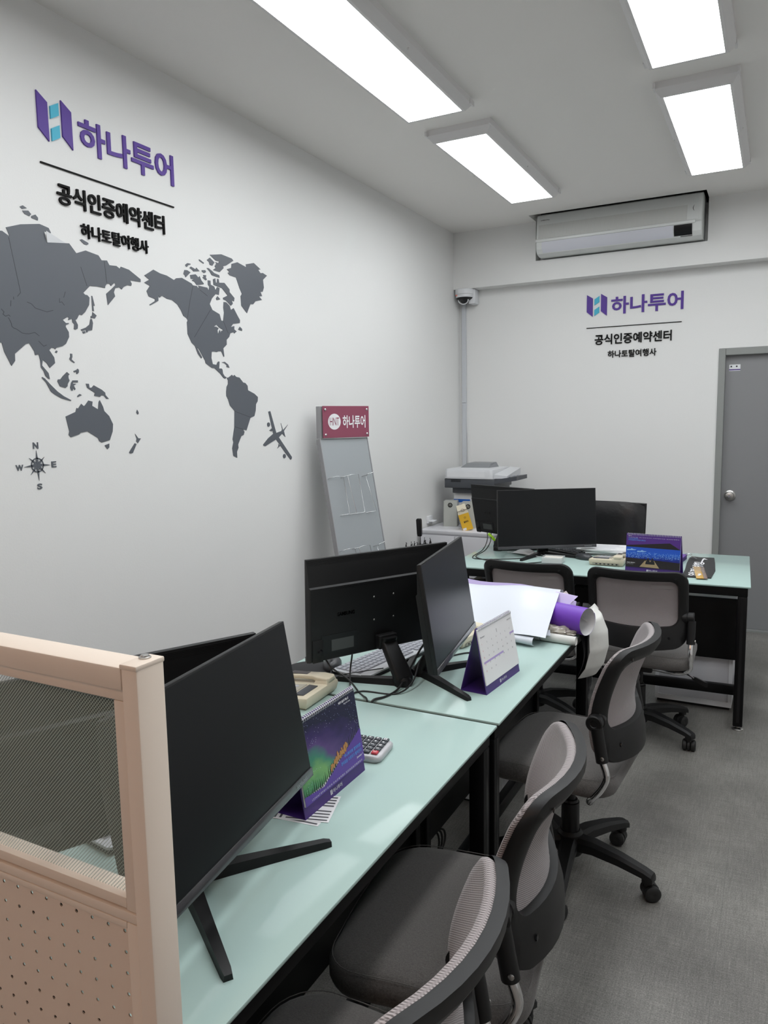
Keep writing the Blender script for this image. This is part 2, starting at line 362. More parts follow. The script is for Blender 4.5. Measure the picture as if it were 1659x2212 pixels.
ISL=[[1822,2322,1834,2329,1850,2323,1831,2316],[1831,2311,1855,2316,1866,2306,1858,2298,1839,2302],[1867,2301,1883,2309,1893,2300,1892,2291,1866,2294],[2071,2260,2081,2264,2110,2256,2111,2251,2103,2247,2091,2247],[2110,2059,2114,2059,2123,2023,2116,2021,2118,2002,2110,2002],[2110,1998,2129,1987,2120,1975,2105,1976,2100,1972,2100,1981,2107,1984],[2098,1970,2105,1971,2109,1956,2103,1929,2084,1925,2079,1918,2074,1919,2074,1927,2054,1921,2049,1926,2074,1936,2092,1949],[2056,1919,2069,1922,2070,1915,2060,1912],[1926,1832,1932,1839,1938,1837,1933,1830],[1993,1832,2002,1832,2002,1821,1998,1811,2011,1801,2009,1798,1995,1805,1988,1812,1993,1822],[2003,1768,2017,1773,2023,1778,2028,1773,2027,1764,2020,1758,2015,1759,2017,1766,2005,1764],[1973,1763,1984,1755,1978,1750,1978,1741,1982,1732,1973,1719,1971,1710,1962,1704,1938,1709,1928,1727,1931,1734,1942,1735,1953,1747],[1996,1733,2020,1734,2020,1727,1997,1726,1996,1721,2012,1721,2000,1714,2007,1701,2003,1697,1996,1706,1994,1695,1988,1695,1983,1705,1988,1723],[2014,1676,2024,1683,2034,1679,2013,1671],[2057,1723,2071,1723,2073,1708,2084,1709,2094,1718,2132,1702,2148,1691,2149,1682,2165,1667,2153,1667,2141,1680,2129,1681,2121,1674,2093,1678,2098,1689,2062,1708],[1864,1740,1875,1735,1897,1714,1925,1690,1952,1673,1984,1659,1982,1656,1955,1662,1939,1666,1912,1679,1897,1689,1878,1722,1862,1737],[2130,1484,2153,1490,2152,1475,2142,1468],[2292,1526,2309,1507,2323,1506,2305,1487,2296,1495,2300,1505],[2288,1487,2297,1483,2274,1447,2259,1446,2255,1451,2266,1464],[2311,1625,2318,1615,2318,1608,2311,1606,2306,1614],[2812,2339,2893,2356,2971,2350,2982,2342,2926,2310,2903,2302,2907,2295,2877,2272,2830,2274,2850,2286,2843,2293,2856,2307,2848,2313,2872,2312,2876,2321,2852,2320],[2790,2312,2811,2326,2842,2310,2827,2293,2809,2293,2805,2305],[2736,2305,2744,2304,2769,2295,2765,2291,2737,2299],[2644,2266,2657,2275,2678,2276,2677,2272,2664,2268,2653,2258,2646,2260],[2671,2257,2680,2264,2709,2257,2716,2265,2736,2253,2695,2245,2688,2251],[2629,2224,2637,2242,2654,2244,2675,2238,2642,2211,2638,2219],[2752,2260,2775,2264,2780,2256,2766,2249,2752,2254],[2786,2275,2799,2277,2825,2267,2837,2261,2872,2257,2875,2246,2820,2248,2806,2263],[2672,2226,2708,2235,2727,2223,2735,2231,2745,2214,2761,2202,2759,2198,2713,2188,2699,2201,2681,2204,2697,2212,2675,2210],[2760,2240,2780,2242,2777,2231,2784,2223,2776,2219,2754,2228,2763,2233],[2827,2231,2843,2238,2846,2219,2854,2220,2857,2238,2867,2238,2870,2222,2908,2227,2944,2202,2944,2189,2979,2166,2974,2149,2957,2155,2965,2137,2950,2126,2915,2146,2895,2149,2894,2156,2929,2171,2889,2200,2861,2203,2829,2206],[2854,2158,2873,2146,2847,2139,2843,2147],[3012,2033,3029,2024,3028,2015,2998,2018],[2864,1852,2886,1856,2910,1845,2920,1830,2897,1833,2902,1839,2886,1849]]
SEAM=[[1769,2209,1800,2028,1786,2013],[2067,2160,2091,2093],[2183,2200,2189,2119],[1720,1963,1730,1954,1725,1946,1735,1940,1747,1946,1753,1941],[1745,1937,1754,1920,1756,1908,1763,1903,1775,1900,1795,1889,1811,1888,1823,1889,1846,1896,1864,1885],[1859,1867,1879,1850,1892,1856],[1823,1999,1840,1995,1855,1982,1902,1974,1930,1983],[1989,2057,1980,2035],[1961,2030,1960,2015,1971,2018,1981,2007],[1771,2010,1771,2001],[1760,1996,1757,1976],[2687,2182,2662,2111,2641,2035],[2731,2170,2783,2149],[2799,2089,2680,1953],[2888,2047,2920,1993],[2945,1621,3070,1591],[2939,1546,3006,1532]]
COMP=[1818,1424,1817,1477,1849,1452,1872,1422,1850,1393,1821,1367,1788,1390,1764,1420,1786,1451]
CN=[1805,1483,1827,1506]
CE=[1877,1412,1898,1434]
CS=[1811,1336,1832,1357]
CW=[1730,1408,1760,1429]
# ------------------------------------------------------------------ the room
WX, WY, BY, CZ = -.02, 5.90, 5.77, 3.04
RX, KY = 4.3, -2.6
struct('floor', MB().box(-.12, RX+.1, KY-.1, 6.1, -.1, 0), M_floor)
struct('wall_left', MB().box(WX-.1, WX, KY-.1, 6.1, 0, 3.2), M_wall)
struct('wall_right', MB().box(RX, RX+.1, KY-.1, 6.1, 0, 3.2), M_wall)
DX0, DX1, DZ = 1.95, 2.93, 2.03
struct('wall_far', MB().box(WX, DX0, WY, WY+.12, 0, 3.2).box(DX1, RX, WY, WY+.12, 0, 3.2).box(DX0, DX1, WY, WY+.12, DZ, 3.2), M_wall)
NX0, NX1, NZ, NY = .655, 1.862, 2.752, 5.575
struct('trim_1', MB().box(WX, NX0, BY, WY, 2.60, CZ).box(NX1, RX, BY, WY, 2.60, CZ).box(NX0, NX1, BY, WY, 2.60, NZ), M_wall)
struct('ceiling', MB().box(-.12, NX0, KY-.1, 6.1, CZ, CZ+.12).box(NX1, RX+.1, KY-.1, 6.1, CZ, CZ+.12)
       .box(NX0, NX1, KY-.1, NY, CZ, CZ+.12).box(NX0, NX1, WY, 6.1, CZ, CZ+.12).box(NX0-.02, NX1+.02, NY-.02, WY+.02, CZ+.12, CZ+.16), M_ceil)
# entrance side behind the camera: wall tinted orange to warm the light, glazed window
struct('wall_back', MB().box(WX, .4, KY-.1, KY, 0, 3.2).box(3.9, RX, KY-.1, KY, 0, 3.2).box(.4, 3.9, KY-.1, KY, 0, .5).box(.4, 3.9, KY-.1, KY, 2.5, 3.2), mat('orange_bounce_tint', (.45, .22, .09), .5))
wf = MB()
for x in (.4, 1.54, 2.70, 3.85): wf.box(x, x+.05, KY-.08, KY-.02, .5, 2.5)
wf.box(.4, 3.9, KY-.08, KY-.02, .5, .55).box(.4, 3.9, KY-.08, KY-.02, 2.45, 2.5)
struct('window_1', wf, M_alu)
# baseboard
struct('baseboard_far', MB().box(1.90, DX0, WY-.008, WY, 0, .07).box(.6, 1.90, WY-.008, WY, 0, .07), M_light_pl)
# door
M_door = mat('grey_painted_door', (.225, .227, .235), .42, bump=(220, .12, .001))
M_dframe = mat('grey_door_frame', (.25, .26, .25), .5)
dr = struct('door_1', MB().box(DX0+.04, DX1-.04, WY+.035, WY+.075, .012, DZ-.045, .003), M_door)
fr = MB()
for a, b in ((DX0, DX0+.045), (DX1-.045, DX1)): fr.box(a, b, WY-.012, WY+.1, 0, DZ, .004)
fr.box(DX0+.045, DX1-.045, WY-.012, WY+.1, DZ-.05, DZ, .004); fr.box(DX0+.045, DX1-.045, WY-.005, WY+.1, 0, .012)
obj('door_frame', fr, M_dframe, dr, 0)
kx, kz = 2.053, .985; KYf = WY+.035
kn = obj('door_knob', MB().lathe((kx, KYf, kz), (0, -1, 0), [(0, .037), (.006, .037), (.010, .030), (.014, .016), (.028, .015), (.034, .026), (.046, .031), (.056, .027), (.060, .012), (.0605, .002)]), M_steel, dr)
obj('key_cylinder', MB().cyl((kx, KYf-.058, kz), (kx, KYf-.064, kz), .009), M_chrome, kn)
ds = obj('security_sticker', MB().box(2.018, 2.09, KYf-.0012, KYf, 1.872, 1.916), M_white, dr, 0)
objt('sticker_print', MB().box(2.018, 2.09, KYf-.0016, KYf-.0012, 1.876, 1.884), M_purple_d, ds)
objt('sticker_logo', MB().lathe((2.066, KYf-.0012, 1.903), (0, -1, 0), [(0, .006), (.0004, .006)]).box(2.026, 2.036, KYf-.0016, KYf-.0012, 1.897, 1.908), M_black_ink, ds)

# ceiling lamps: four are in view, the rest of the rows lies outside the frame
LW, LL, LZ = .272, 1.245, 2.982
def ceiling_lamp(cx, cy, label, warm=False):
    t = thing('ceiling_lamp', label, 'ceiling light', (cx, cy, 0), 0, 'long LED panels on the ceiling')
    o = .038; rings = []
    for hx, hy, z in ((LW/2+o, LL/2+o, CZ), (LW/2+o, LL/2+o, LZ+.03), (LW/2+.012, LL/2+.012, LZ-.001), (LW/2, LL/2, LZ-.001), (LW/2, LL/2, LZ+.004)):
        rings.append([V(-hx, -hy, z), V(hx, -hy, z), V(hx, hy, z), V(-hx, hy, z)])
    obj('lamp_housing', MB().loft(rings, False, False), M_fix, t, 0)
    for sx in (-1, 1):
        for sy in (-1, 1): obj('corner_clip', MB().box(sx*(LW/2+.036)-.005, sx*(LW/2+.036)+.005, sy*(LL/2+.03)-.025, sy*(LL/2+.03)+.025, LZ+.026, LZ+.05, .001), M_fix, t, 0)
        obj('side_rivet', MB().cyl((sx*(LW/2+.024), 0, LZ+.014), (sx*(LW/2+.029), 0, LZ+.010), .004), M_fix, t, 0)
    obj('diffuser', MB().box(-LW/2, LW/2, -LL/2, LL/2, LZ, LZ+.003), M_lampw if warm else M_lamp, t, 0)
    return t
for cx, nm in ((.852, 'left'), (1.965, 'right')):
    ceiling_lamp(cx, 2.806, f'long white LED panel of the {nm} ceiling row, cut by the top of the frame')
    ceiling_lamp(cx, 4.378, f'long white LED panel of the {nm} ceiling row, the one nearer the air conditioner')
    for cy in (1.234,): ceiling_lamp(cx, cy, f'long white LED panel of the {nm} ceiling row, out of view behind the camera')
for cx in (.852, 1.965): ceiling_lamp(cx, -1.6, 'added warm ceiling panel, out of view behind the camera, warming the partition front', True)  # unseen warm panels added to tint the front of the partition
for cy in (4.378, 2.806, 1.234):
    ceiling_lamp(3.078, cy, 'long white LED panel of the third ceiling row, out of view to the right')

# air conditioner
M_ac = mat('white_ac_shell', (.68, .70, .69), .35); M_ac2 = mat('ac_louver_white', (.64, .65, .71), .3)
def m_acg():
    m = mat('ac_perforated_grille', (.5, .5, .48), .5); t = NT(m); X, Y, Z = t.sep()
    s = t.math('PINGPONG', X, .0042); g = t.math('LESS_THAN', s, .0012)
    t.l(t.mix(t.math('MULTIPLY', g, .45), (.62, .63, .61), (.34, .34, .33)), t.b.inputs['Base Color']); return m
AX0, AX1, AF = .70, 1.835, 5.62
t = thing('air_conditioner', 'white wall air conditioner set in a niche under the ceiling', 'air conditioner', (0, 0, 0))
prof = [(5.88, 2.765), (AF+.075, 2.762), (AF+.03, 2.772), (AF+.004, 2.80), (AF-.006, 2.855), (AF+.004, 2.868), (AF+.012, 2.95), (AF+.024, 3.02), (AF+.034, 3.046), (AF+.06, 3.058), (5.88, 3.058)]
b = MB().loft([[V(x, p[0]+e, p[1]) for p in prof] for x, e in ((AX0, .006), (AX0+.008, 0), (AX1-.008, 0), (AX1, .006))])
sh = obj('shell', b, M_ac, t, 30)
obj('intake_grille', MB().loft([[V(x, AF+.0005, 2.874), V(x, AF+.010, 2.95), V(x, AF+.0225, 3.0), V(x, AF+.03, 3.0), V(x, AF+.03, 2.874)] for x in (AX0+.015, AX1-.095)]), m_acg(), t, 30)
obj('side_cover', MB().loft([[V(x, AF+.0015, 2.874), V(x, AF+.011, 2.95), V(x, AF+.0235, 3.0), V(x, AF+.03, 3.0), V(x, AF+.03, 2.874)] for x in (AX1-.095, AX1-.02)]), M_ac, t, 30)
obj('front_lip', MB().loft([[V(x, AF-.012, 2.850), V(x, AF-.013, 2.866), V(x, AF-.006, 2.873), V(x, AF+.01, 2.870), V(x, AF+.01, 2.85)] for x in (AX0+.002, AX0+.01, AX1-.06, AX1-.04)]), M_ac, t, 40)
lv = MB().loft([[V(x, AF-.0075, 2.848), V(x, AF-.001, 2.803), V(x, AF+.026, 2.776), V(x, AF+.04, 2.78), V(x, AF+.01, 2.845)] for x in (AX0+.045, 1.655)])
obj('air_louver', lv, M_ac2, t, 40)
obj('display_window', MB().loft([[V(x, AF-.0085, 2.846), V(x, AF-.003, 2.803), V(x, AF+.02, 2.780), V(x, AF+.03, 2.79), V(x, AF+.01, 2.845)] for x in (1.660, 1.775)]), M_blacks, t, 40)
dk = mat('ac_label_grey', (.1, .1, .1), .5)
objt('brand_lettering', MB().text('SAMSUNG', (AX0+.03, AF+.0195, 3.004), (1, 0, 0), (0, .45, 1), width=.065, height=.011, bold=.02), dk, t)
objt('capacity_label', MB().box(1.70, 1.775, AF+.024, AF+.026, 2.771, 2.779).text('(', (1.775, AF+.006, 2.93), (1, 0, 0), (0, .2, 1), height=.04), dk, t)

# dome camera and trunking
t = thing('security_camera', 'white dome security camera mounted in the corner under the beam', 'camera', (.065, 5.80, 2.6))
obj('mount_bracket', MB().lathe((0, 0, 0), (0, 0, -1), [(0, .072), (.004, .076), (.042, .076), (.044, .07)]).box(.03, .085, .0, .098, -.115, 0, .008), M_white, t)
obj('camera_body', MB().lathe((0, 0, -.044), (0, 0, -1), [(0, .071), (.022, .071), (.024, .066)]), M_white, t)
obj('dark_ring', MB().lathe((0, 0, -.066), (0, 0, -1), [(0, .069), (.010, .062), (.02, .046)]), M_black, t)
obj('lens_dome', MB().lathe((0, 0, -.080), (0, 0, -1), [(0, .036), (.012, .035), (.024, .028), (.032, .016), (.035, .003)]), mat('smoked_dome', (.02, .02, .022), .05), t)
obj('dome_rim', MB().tube([(.042*math.cos(a), -.004+.010*math.sin(a)-.03, -.084-.034*abs(math.sin(a))) for a in [PI*i/12 for i in range(13)]], .004), M_white, t)
obj('status_light', MB().box(-.055, -.042, -.064, -.052, -.056, -.046, .002), mat('red_led', (.8, .25, .2), .4), t)
t = thing('cable_trunking', 'grey white cable trunking running down the room corner', 'cable trunking', (0, 0, 0))
obj('trunking_cover', MB().box(.006, .040, WY-.022, WY, 1.70, 2.50, .002), M_light_pl, t, 0)
obj('trunking_cover', MB().box(.006, .040, WY-.022, WY, .78, 1.698, .002), M_light_pl, t, 0)
obj('side_duct', MB().box(.052, .066, WY-.008, WY, .78, 1.46, .001), M_wall, t, 0)

# ------------------------------------------------------------------ company signs (same sign on two walls)
def company_sign(name, label, o, r, u, s, dz=0):
    """o: world point of the sign's left end at rule height; r: reading direction; u: up; s: scale"""
    t = thing(name, label, 'wall sign', o, 0, 'company lettering on the walls')
    r = Vector(r); u = Vector(u); n = r.cross(u); M = frame((0, 0, 0), r, u, n)
    T = .006
    sc_ = lambda pts: [(x*s, y*s) for x, y in pts]
    mk = MB()
    for x0 in (0.0, .104): mk.prism(sc_([(x0, .118), (x0+.044, .082), (x0+.044, .228-.012+.0), (x0, .25-.018+.012)]), 0, T, M)
    obj('logo_mark', mk, M_purple, t, 0)
    mt = MB()
    for z0 in (.083, .160): mt.prism(sc_([(.056, z0+.004), (.092, z0+.026), (.092, z0+.070), (.056, z0+.048)]), 0, T, M)
    obj('logo_accent', mt, M_teal, t, 0)
    P = lambda x, y: M @ V(x*s, y*s, 0)
    obj('name_lettering', MB().text('하나투어', P(.178, .088), r, u, width=.502*s, height=.126*s, ext=T, bold=.022), M_purple, t, 0)
    obj('dividing_line', MB().box(0, .672*s, -.0025*s, .0025*s, 0, T, M=M), M_blackac, t, 0)
    obj('subtitle_lettering', MB().text('공식인증예약센터', P(.062, -.128), r, u, width=.545*s, height=.076*s, ext=T*1.4, bold=.018), M_blackac, t, 0)
    obj('agency_lettering', MB().text('하나토탈여행사', P(.160, -.228), r, u, width=.345*s, height=.053*s, ext=T*1.4, bold=.012), M_blackac, t, 0)
    return t
company_sign('company_sign', 'large purple and black lettering sign with logo above the world map', (WX, 1.918, 2.497), (0, 1, 0), (0, 0, 1), .995)
company_sign('company_sign', 'purple and black lettering sign with logo on the far wall beside the door', (1.018, WY, 2.236), (1, 0, 0), (0, 0, 1), 1.01)

# ------------------------------------------------------------------ world map
ML = Matrix(((0, 0, 1, WX), (1, 0, 0, 0), (0, 1, 0, 0), (0, 0, 0, 1)))   # local (y, z) -> wall plane, thickness towards the room
VT = .0022
t = thing('world_map', 'dark slate world map cut-out stuck across the left wall', 'wall map', (0, 0, 0))
asia = obj('continent', MB().prism(pairs(ASIA), 0, VT, ML), M_grey_v, t, 0)
nam = obj('continent', MB().prism(pairs(NAM), 0, VT, ML, holes=[pairs(LAKE)]), M_grey_v, t, 0)
obj('continent', MB().prism(pairs(SAM), 0, VT, ML), M_grey_v, t, 0)
obj('continent', MB().prism(pairs(AUS), 0, VT, ML), M_grey_v, t, 0)
obj('continent', MB().prism(pairs(GREEN), 0, VT, ML), M_grey_v, t, 0)
for p in ISL: obj('island', MB().prism(pairs(p), 0, VT, ML), M_grey_v, t, 0)
for k, p in enumerate(SEAM):
    q = pairs(p); m_ = MB()
    for a, b in zip(q, q[1:]):
        a = V(*a, 0); b = V(*b, 0); d = (b-a).normalized(); n = V(-d.y, d.x, 0)*.0009
        m_.prism([(a-n)[:2], (b-n)[:2], (b+n)[:2], (a+n)[:2]], VT, VT+.0003, ML)
    obj('seam_line', m_, M_dark_line, t, 0)
cu = pairs(CURL)
obj('peeled_corner', MB().add([ML @ V(*cu[0], .012), ML @ V(*cu[1], .001), ML @ V(*cu[2], .0035), ML @ V(*cu[0], .0125), ML @ V(*cu[1], .0015), ML @ V(*cu[2], .004)],
    [(0, 2, 1), (3, 4, 5), (0, 1, 4, 3), (1, 2, 5, 4), (2, 0, 3, 5)]), M_white, t, 0)['label'] = 'white peeled sticker corner'
a_ = MB().prism(pairs(PLANE), 0, VT, ML)
ap = obj('airplane_cutout', a_, M_grey_v, None, 0)
tag(ap, 'slate airplane silhouette stuck right of South America on the wall', 'wall decal')
for e in ENG: obj('propeller', MB().prism(pairs(e), 0, VT, ML), M_grey_v, ap, 0)
# compass rose
t = thing('compass_rose', 'small slate compass rose with N E S W letters below Asia', 'wall decal', (0, 0, 0))
cc = pairs(COMP); c0 = V(*cc[0], 0)
st = MB(); tips = cc[1:]
for k, tp in enumerate(tips):
    d = V(*tp, 0)-c0; n = V(-d.y, d.x, 0).normalized()*(.0052 if k % 2 == 0 else .0045)
    m_ = d*.25
    st.prism([c0[:2], (c0+m_-n)[:2], (c0+d)[:2], (c0+m_+n)[:2]], 0, VT, ML)
obj('star', st, M_grey_v, t, 0)
ring = [(c0.x+math.cos(a)*.0265, c0.y+math.sin(a)*.0265) for a in [2*PI*i/36 for i in range(36)]]
ri = [(c0.x+math.cos(a)*.0225, c0.y+math.sin(a)*.0225) for a in [2*PI*i/36 for i in range(36)]]
obj('ring', MB().prism(ring, 0, VT, ML, holes=[ri]), M_grey_v, t, 0)
for ch, bb in (('N', CN), ('E', CE), ('S', CS), ('W', CW)):
    (y0, z0), (y1, z1) = pairs(bb)
    obj('letter', MB().text(ch, (WX, y0, z0), (0, 1, 0), (0, 0, 1), width=y1-y0, height=z1-z0, ext=VT, bold=.03), M_grey_v, t, 0)
# ------------------------------------------------------------------ desks
DT = .735                                   # table top height
def desk(name, label, x0, y0, L, D, rz, side, drawer=None):
    """local x along the length, local y from the visitor edge (0) to the staff edge (D)"""
    t = thing(name, label, 'desk', (x0, y0, 0), rz, 'black steel desks with aqua glass tops')
    top = MB().box(.0, L, -.005, D, DT-.008, DT, .0025)
    obj('glass_top', top, M_gt, t, 40)
    obj('glass_underside', MB().box(.004, L-.004, -.001, D-.004, DT-.0095, DT-.0081), M_ge, t, 0)
    lw = .045
    for lx in (.012, L-.012-lw):
        for ly in (.012, D-.012-lw):
            lg = MB().box(lx, lx+lw, ly, ly+lw, .018, DT-.0555, .006)
            l = obj('leg', lg, M_steel_b, t)
            fx, fy = lx+lw/2, ly+lw/2
            obj('levelling_foot', MB().lathe((fx, fy, 0), (0, 0, 1), [(0, .026), (.004, .028), (.008, .022), (.010, .008), (.022, .008)]), M_steel, l)
            gy = ly-.0006 if ly < .1 else ly+lw-.0006
            obj('leg_groove', MB().box(lx+.016, lx+.029, gy, gy+.0012, .04, DT-.06), M_blacks, l, 0)
    r0, r1 = DT-.055, DT-.0096
    obj('top_rail', MB().box(.012, L-.012, .012, .050, r0, r1, .003), M_steel_b, t)
    obj('top_rail', MB().box(.012, L-.012, D-.050, D-.012, r0, r1, .003), M_steel_b, t)
    for lx in (.012, L-.05): obj('end_rail', MB().box(lx, lx+.038, .051, D-.051, r0, r1, .003), M_steel_b, t)
    obj('foot_bar', MB().box(.046, L-.046, .195, .228, .115, .165, .003), M_steel_b, t)
    for lx in (.018, L-.05): obj('side_bar', MB().box(lx, lx+.03, .0575, D-.0575, .10, .13, .003), M_steel_b, t)
    obj('modesty_panel', MB().box(.046, L-.046, .238, .250, .29, DT-.12, .002), M_steel_b, t)
    for lx in (.014, L-.045): obj('panel_post', MB().box(lx, lx+.031, .222, .256, .1305, r0-.001, .004), M_steel_b, t)
    obj('under_shelf', MB().box(.06, L*.42, .29, .62, .60, .606, .001), M_steel_b, t)
    return t
# rows A (near) and B: visitor edge looks towards +x
RZ = PI/2
desk('office_desk', 'nearest glass-topped desk, behind the tan partition', 1.700, .665, 1.199, .80, RZ, 1)
desk('office_desk', 'middle glass-topped desk carrying the paper rolls and the white calendar', 1.700, 1.880, 1.205, .80, RZ, 1)
desk('office_desk', 'far glass-topped desk standing crosswise before the door', .700, 3.900, 1.562, .88, math.radians(2.2), 1)

# ------------------------------------------------------------------ chairs
def make_chair(label):
    """forward is local +x; origin on the floor under the gas column"""
    t = thing('office_chair', label, 'chair', (0, 0, 0), 0, 'grey mesh swivel chairs at the desks')
    # seat
    rings = []
    for z, gx, rr_ in ((.398, -.012, .075), (.404, -.003, .08), (.42, .004, .085), (.445, .004, .085), (.459, -.006, .08), (.467, -.02, .07), (.472, -.05, .06), (.475, -.11, .05)):
        rings.append([V(x-.012*(y/.24)**2*(1 if x > 0 else 0), y, z-(.010*max(0, x-.12)/.1)) for x, y in rrect(-.195-gx, .235+gx, -.245-gx, .245+gx, max(rr_, .03), 6, 4)])
    obj('seat', MB().loft(rings), M_seat, t, 50)
    sm = [V(x-.012*(y/.24)**2*(1 if x > 0 else 0), y, .4625-(.010*max(0, x-.12)/.1)) for x, y in rrect(-.192, .232, -.242, .242, .08, 6, 4)]
    obj('seat_seam', MB().tube(sm+[sm[0]], .0010, 5, smooth=False), M_seat, t)
    obj('seat_pan', MB().loft([[V(x, y, z) for x, y in rrect(-.17-g, .21+g, -.22-g, .22+g, .07, 5, 1)] for z, g in ((.384, -.03), (.390, -.005), (.3975, 0))]), M_black, t)
    # back
    ZB, ZT, HW = .510, .868, .224
    def bx(y, z):
        v = (z-ZB)/(ZT-ZB)
        p = -.215+.022*math.sin(PI*min(1, max(0, v*1.1)))-.075*max(0, v-.38)**1.3
        return p+1.35*y*y
    def outline(g, top, bot, side, rt):
        pts = rrect(-HW-g+side, HW+g-side, ZB-g+bot, ZT+g-top, rt, 7, 9); o = []
        for y, z in pts:
            v = max(0, min(1, (z-ZB)/(ZT-ZB))); k = 1.0
            if bot < .05: z = z-.030*max(0, 1-v*4)*(1-(y/HW)**2)*.6
            else: z = z-.012*max(0, 1-(v-.2)*3)*(1-(y/(HW-.04))**2)
            o.append((y*k, z))
        return o
    oo = outline(0, 0, 0, 0, .055); ii = outline(0, .047, .098, .042, .035)
    S = lambda pts, off: [V(bx(y, z)+off, y, z) for y, z in pts]
    sh = lambda pts, k: [(y*k, .69+(z-.69)*k) for y, z in pts]
    mid = [((a[0]+b[0])/2, (a[1]+b[1])/2) for a, b in zip(oo, ii)]
    fr = MB().loft([S(oo, 0), S(sh(oo, 1.004), -.008), S(sh(oo, .99), -.022), S(mid, -.027), S(sh(ii, 1.03), -.022), S(ii, -.010), S(ii, 0)], False, False)
    f_ = obj('back_frame', fr, M_black, t, 50)
    pad = MB(); R = []
    for k, off in ((.90, -.004), (.975, -.002), (.985, .006), (.978, .013), (.955, .017), (.90, .016), (.8, .013), (.6, .010), (.35, .009), (.12, .009)): R.append(S(sh(oo, k), off))
    pad.loft(R, False, True)
    R = [S(sh(oo, k), -.004) for k in (.90, .6, .3, .1)]; pad.loft(R, False, True)
    obj('mesh_back', pad, M_mesh, t, 60)
    obj('label_strip', MB().grid(lambda a, b: (bx(-.16+.09*a, .785+.018*b)-.0060, -.16+.09*a, .785+.018*b), 4, 2, .0005), mat('pale_grey_tape', (.30, .28, .28), .7), t)
    for sy in (-1, 1):
        obj('frame_screw', MB().lathe((bx(.17, ZT-.03)-.0245, sy*.172, ZT-.032), (-1, 0, 0), [(0, .006), (.002, .006), (.003, .003)], 10), M_blacks, f_)
        obj('frame_screw', MB().lathe((bx(.15, ZB+.05)-.026, sy*.15, ZB+.045), (-1, 0, 0), [(0, .007), (.003, .007), (.004, .003)], 10), M_blacks, f_)
        # pivot, sleeve and chrome tube
        px, py, pz = bx(.205, .645)-.006, sy*.234, .645
        obj('pivot_housing', MB().lathe((px, sy*.196, pz), (0, sy, 0), [(0, .018), (.004, .026), (.024, .027), (.026, .024), (.052, .0255), (.055, .022), (.055, .012), (.053, .010), (.053, .001)], 24), M_black, t, 40)
        e = V(-.168, sy*.240, .528); s0 = V(px-.006, sy*.240, pz-.012)
        sl = obj('support_sleeve', MB().tube([s0, e], .0185, 16, smooth=False), M_black, t, 40)
        obj('sleeve_screw', MB().lathe((-.172, sy*.2575, .545), (0, sy, 0), [(0, .006), (.002, .006), (.0035, .003)], 10), M_steel, sl)
        obj('chrome_support', MB().tube([e, (-.178, sy*.240, .50), (-.180, sy*.241, .475), (-.165, sy*.241, .44), (-.140, sy*.238, .405), (-.125, sy*.215, .380), (-.115, sy*.16, .370), (-.08, sy*.06, .368)], .0115, 12), M_chrome, t)
    # mechanism, lever, column
    obj('tilt_mechanism', MB().box(-.10, .10, -.07, .07, .345, .384, .008), M_black, t)
    obj('lever_rod', MB().tube([(.02, -.06, .365), (.01, -.16, .36), (-.01, -.20, .345), (-.03, -.25, .325)], .004, 8), M_chrome, t)
    obj('lever_paddle', MB().loft([[V(-.026-.016*k, -.245-.062*k, .327-.022*k)+V(0, a, b*w_) for a, b in ((-.004, -.009), (-.004, .009), (.006, .009), (.006, -.009))] for k, w_ in ((0, .6), (.15, 1), (1, 1.35))]), M_black, t)
    obj('gas_column', MB().lathe((0, 0, .11), (0, 0, 1), [(0, .031), (.14, .0305), (.142, .026), (.15, .024), (.151, .017), (.236, .017)]), M_blacks, t)
    obj('base_hub', MB().lathe((0, 0, .065), (0, 0, 1), [(0, .040), (.01, .046), (.075, .043), (.085, .034)]), M_black, t)
    for k in range(5):
        a = CH_A0+2*PI*k/5; R_ = Matrix.Rotation(a, 4, 'Z')
        am = []
        for rr_, zz, hh, ww in ((.030, .112, .045, .030), (.09, .116, .040, .027), (.18, .105, .034, .023), (.262, .088, .028, .020), (.288, .080, .024, .020), (.292, .074, .020, .018)):
            am.append([V(rr_, -ww, zz-hh/2), V(rr_, ww, zz-hh/2), V(rr_, ww, zz+hh*.2), V(rr_, ww*.62, zz+hh/2), V(rr_, -ww*.62, zz+hh/2), V(rr_, -ww, zz+hh*.2)])
        ar = obj('base_arm', MB().loft(am, M=R_).cyl((.270, 0, .058), (.270, 0, .080), .018, M=R_), M_black, t, 40)
        sw = Matrix.Translation(R_ @ V(.270, 0, 0)) @ Matrix.Rotation(a+.7+k*1.3, 4, 'Z')
        cs = obj('caster', MB().cyl((0, 0, .045), (0, 0, .060), .009, M=sw).lathe((.012, -.007, .0265), (0, 1, 0), [(0, .02), (.002, .0275), (.012, .0275), (.014, .02)], 20, M=sw), M_rubber, ar, 40)
        obj('caster_wheel', MB().lathe((.012, -.010, .0265), (0, -1, 0), [(0, .025), (.003, .0265), (.014, .0265), (.019, .020), (.019, .008), (.017, .003)], 24, M=sw), M_rubber, cs, 40)
        obj('caster_wheel', MB().lathe((.012, .010, .0265), (0, 1, 0), [(0, .025), (.003, .0265), (.014, .0265), (.019, .020), (.019, .008), (.017, .003)], 24, M=sw), M_rubber, cs, 40)
    return t
CH_A0 = math.radians(172)
ch = make_chair('nearest grey mesh swivel chair, cut off by the bottom of the frame')
ch.location = (1.765, .885, 0); ch.rotation_euler = (0, 0, PI)
copy_tree(ch, (1.752, 1.45, 0), PI+.13, 'second grey mesh swivel chair from the front, at the nearest desk')
copy_tree(ch, (1.765, 2.455, 0), PI-.06, 'grey mesh swivel chair at the middle desk, its star base in full view')
copy_tree(ch, (1.275, 3.735, 0), PI/2, 'grey mesh swivel chair half hidden behind the paper rolls')
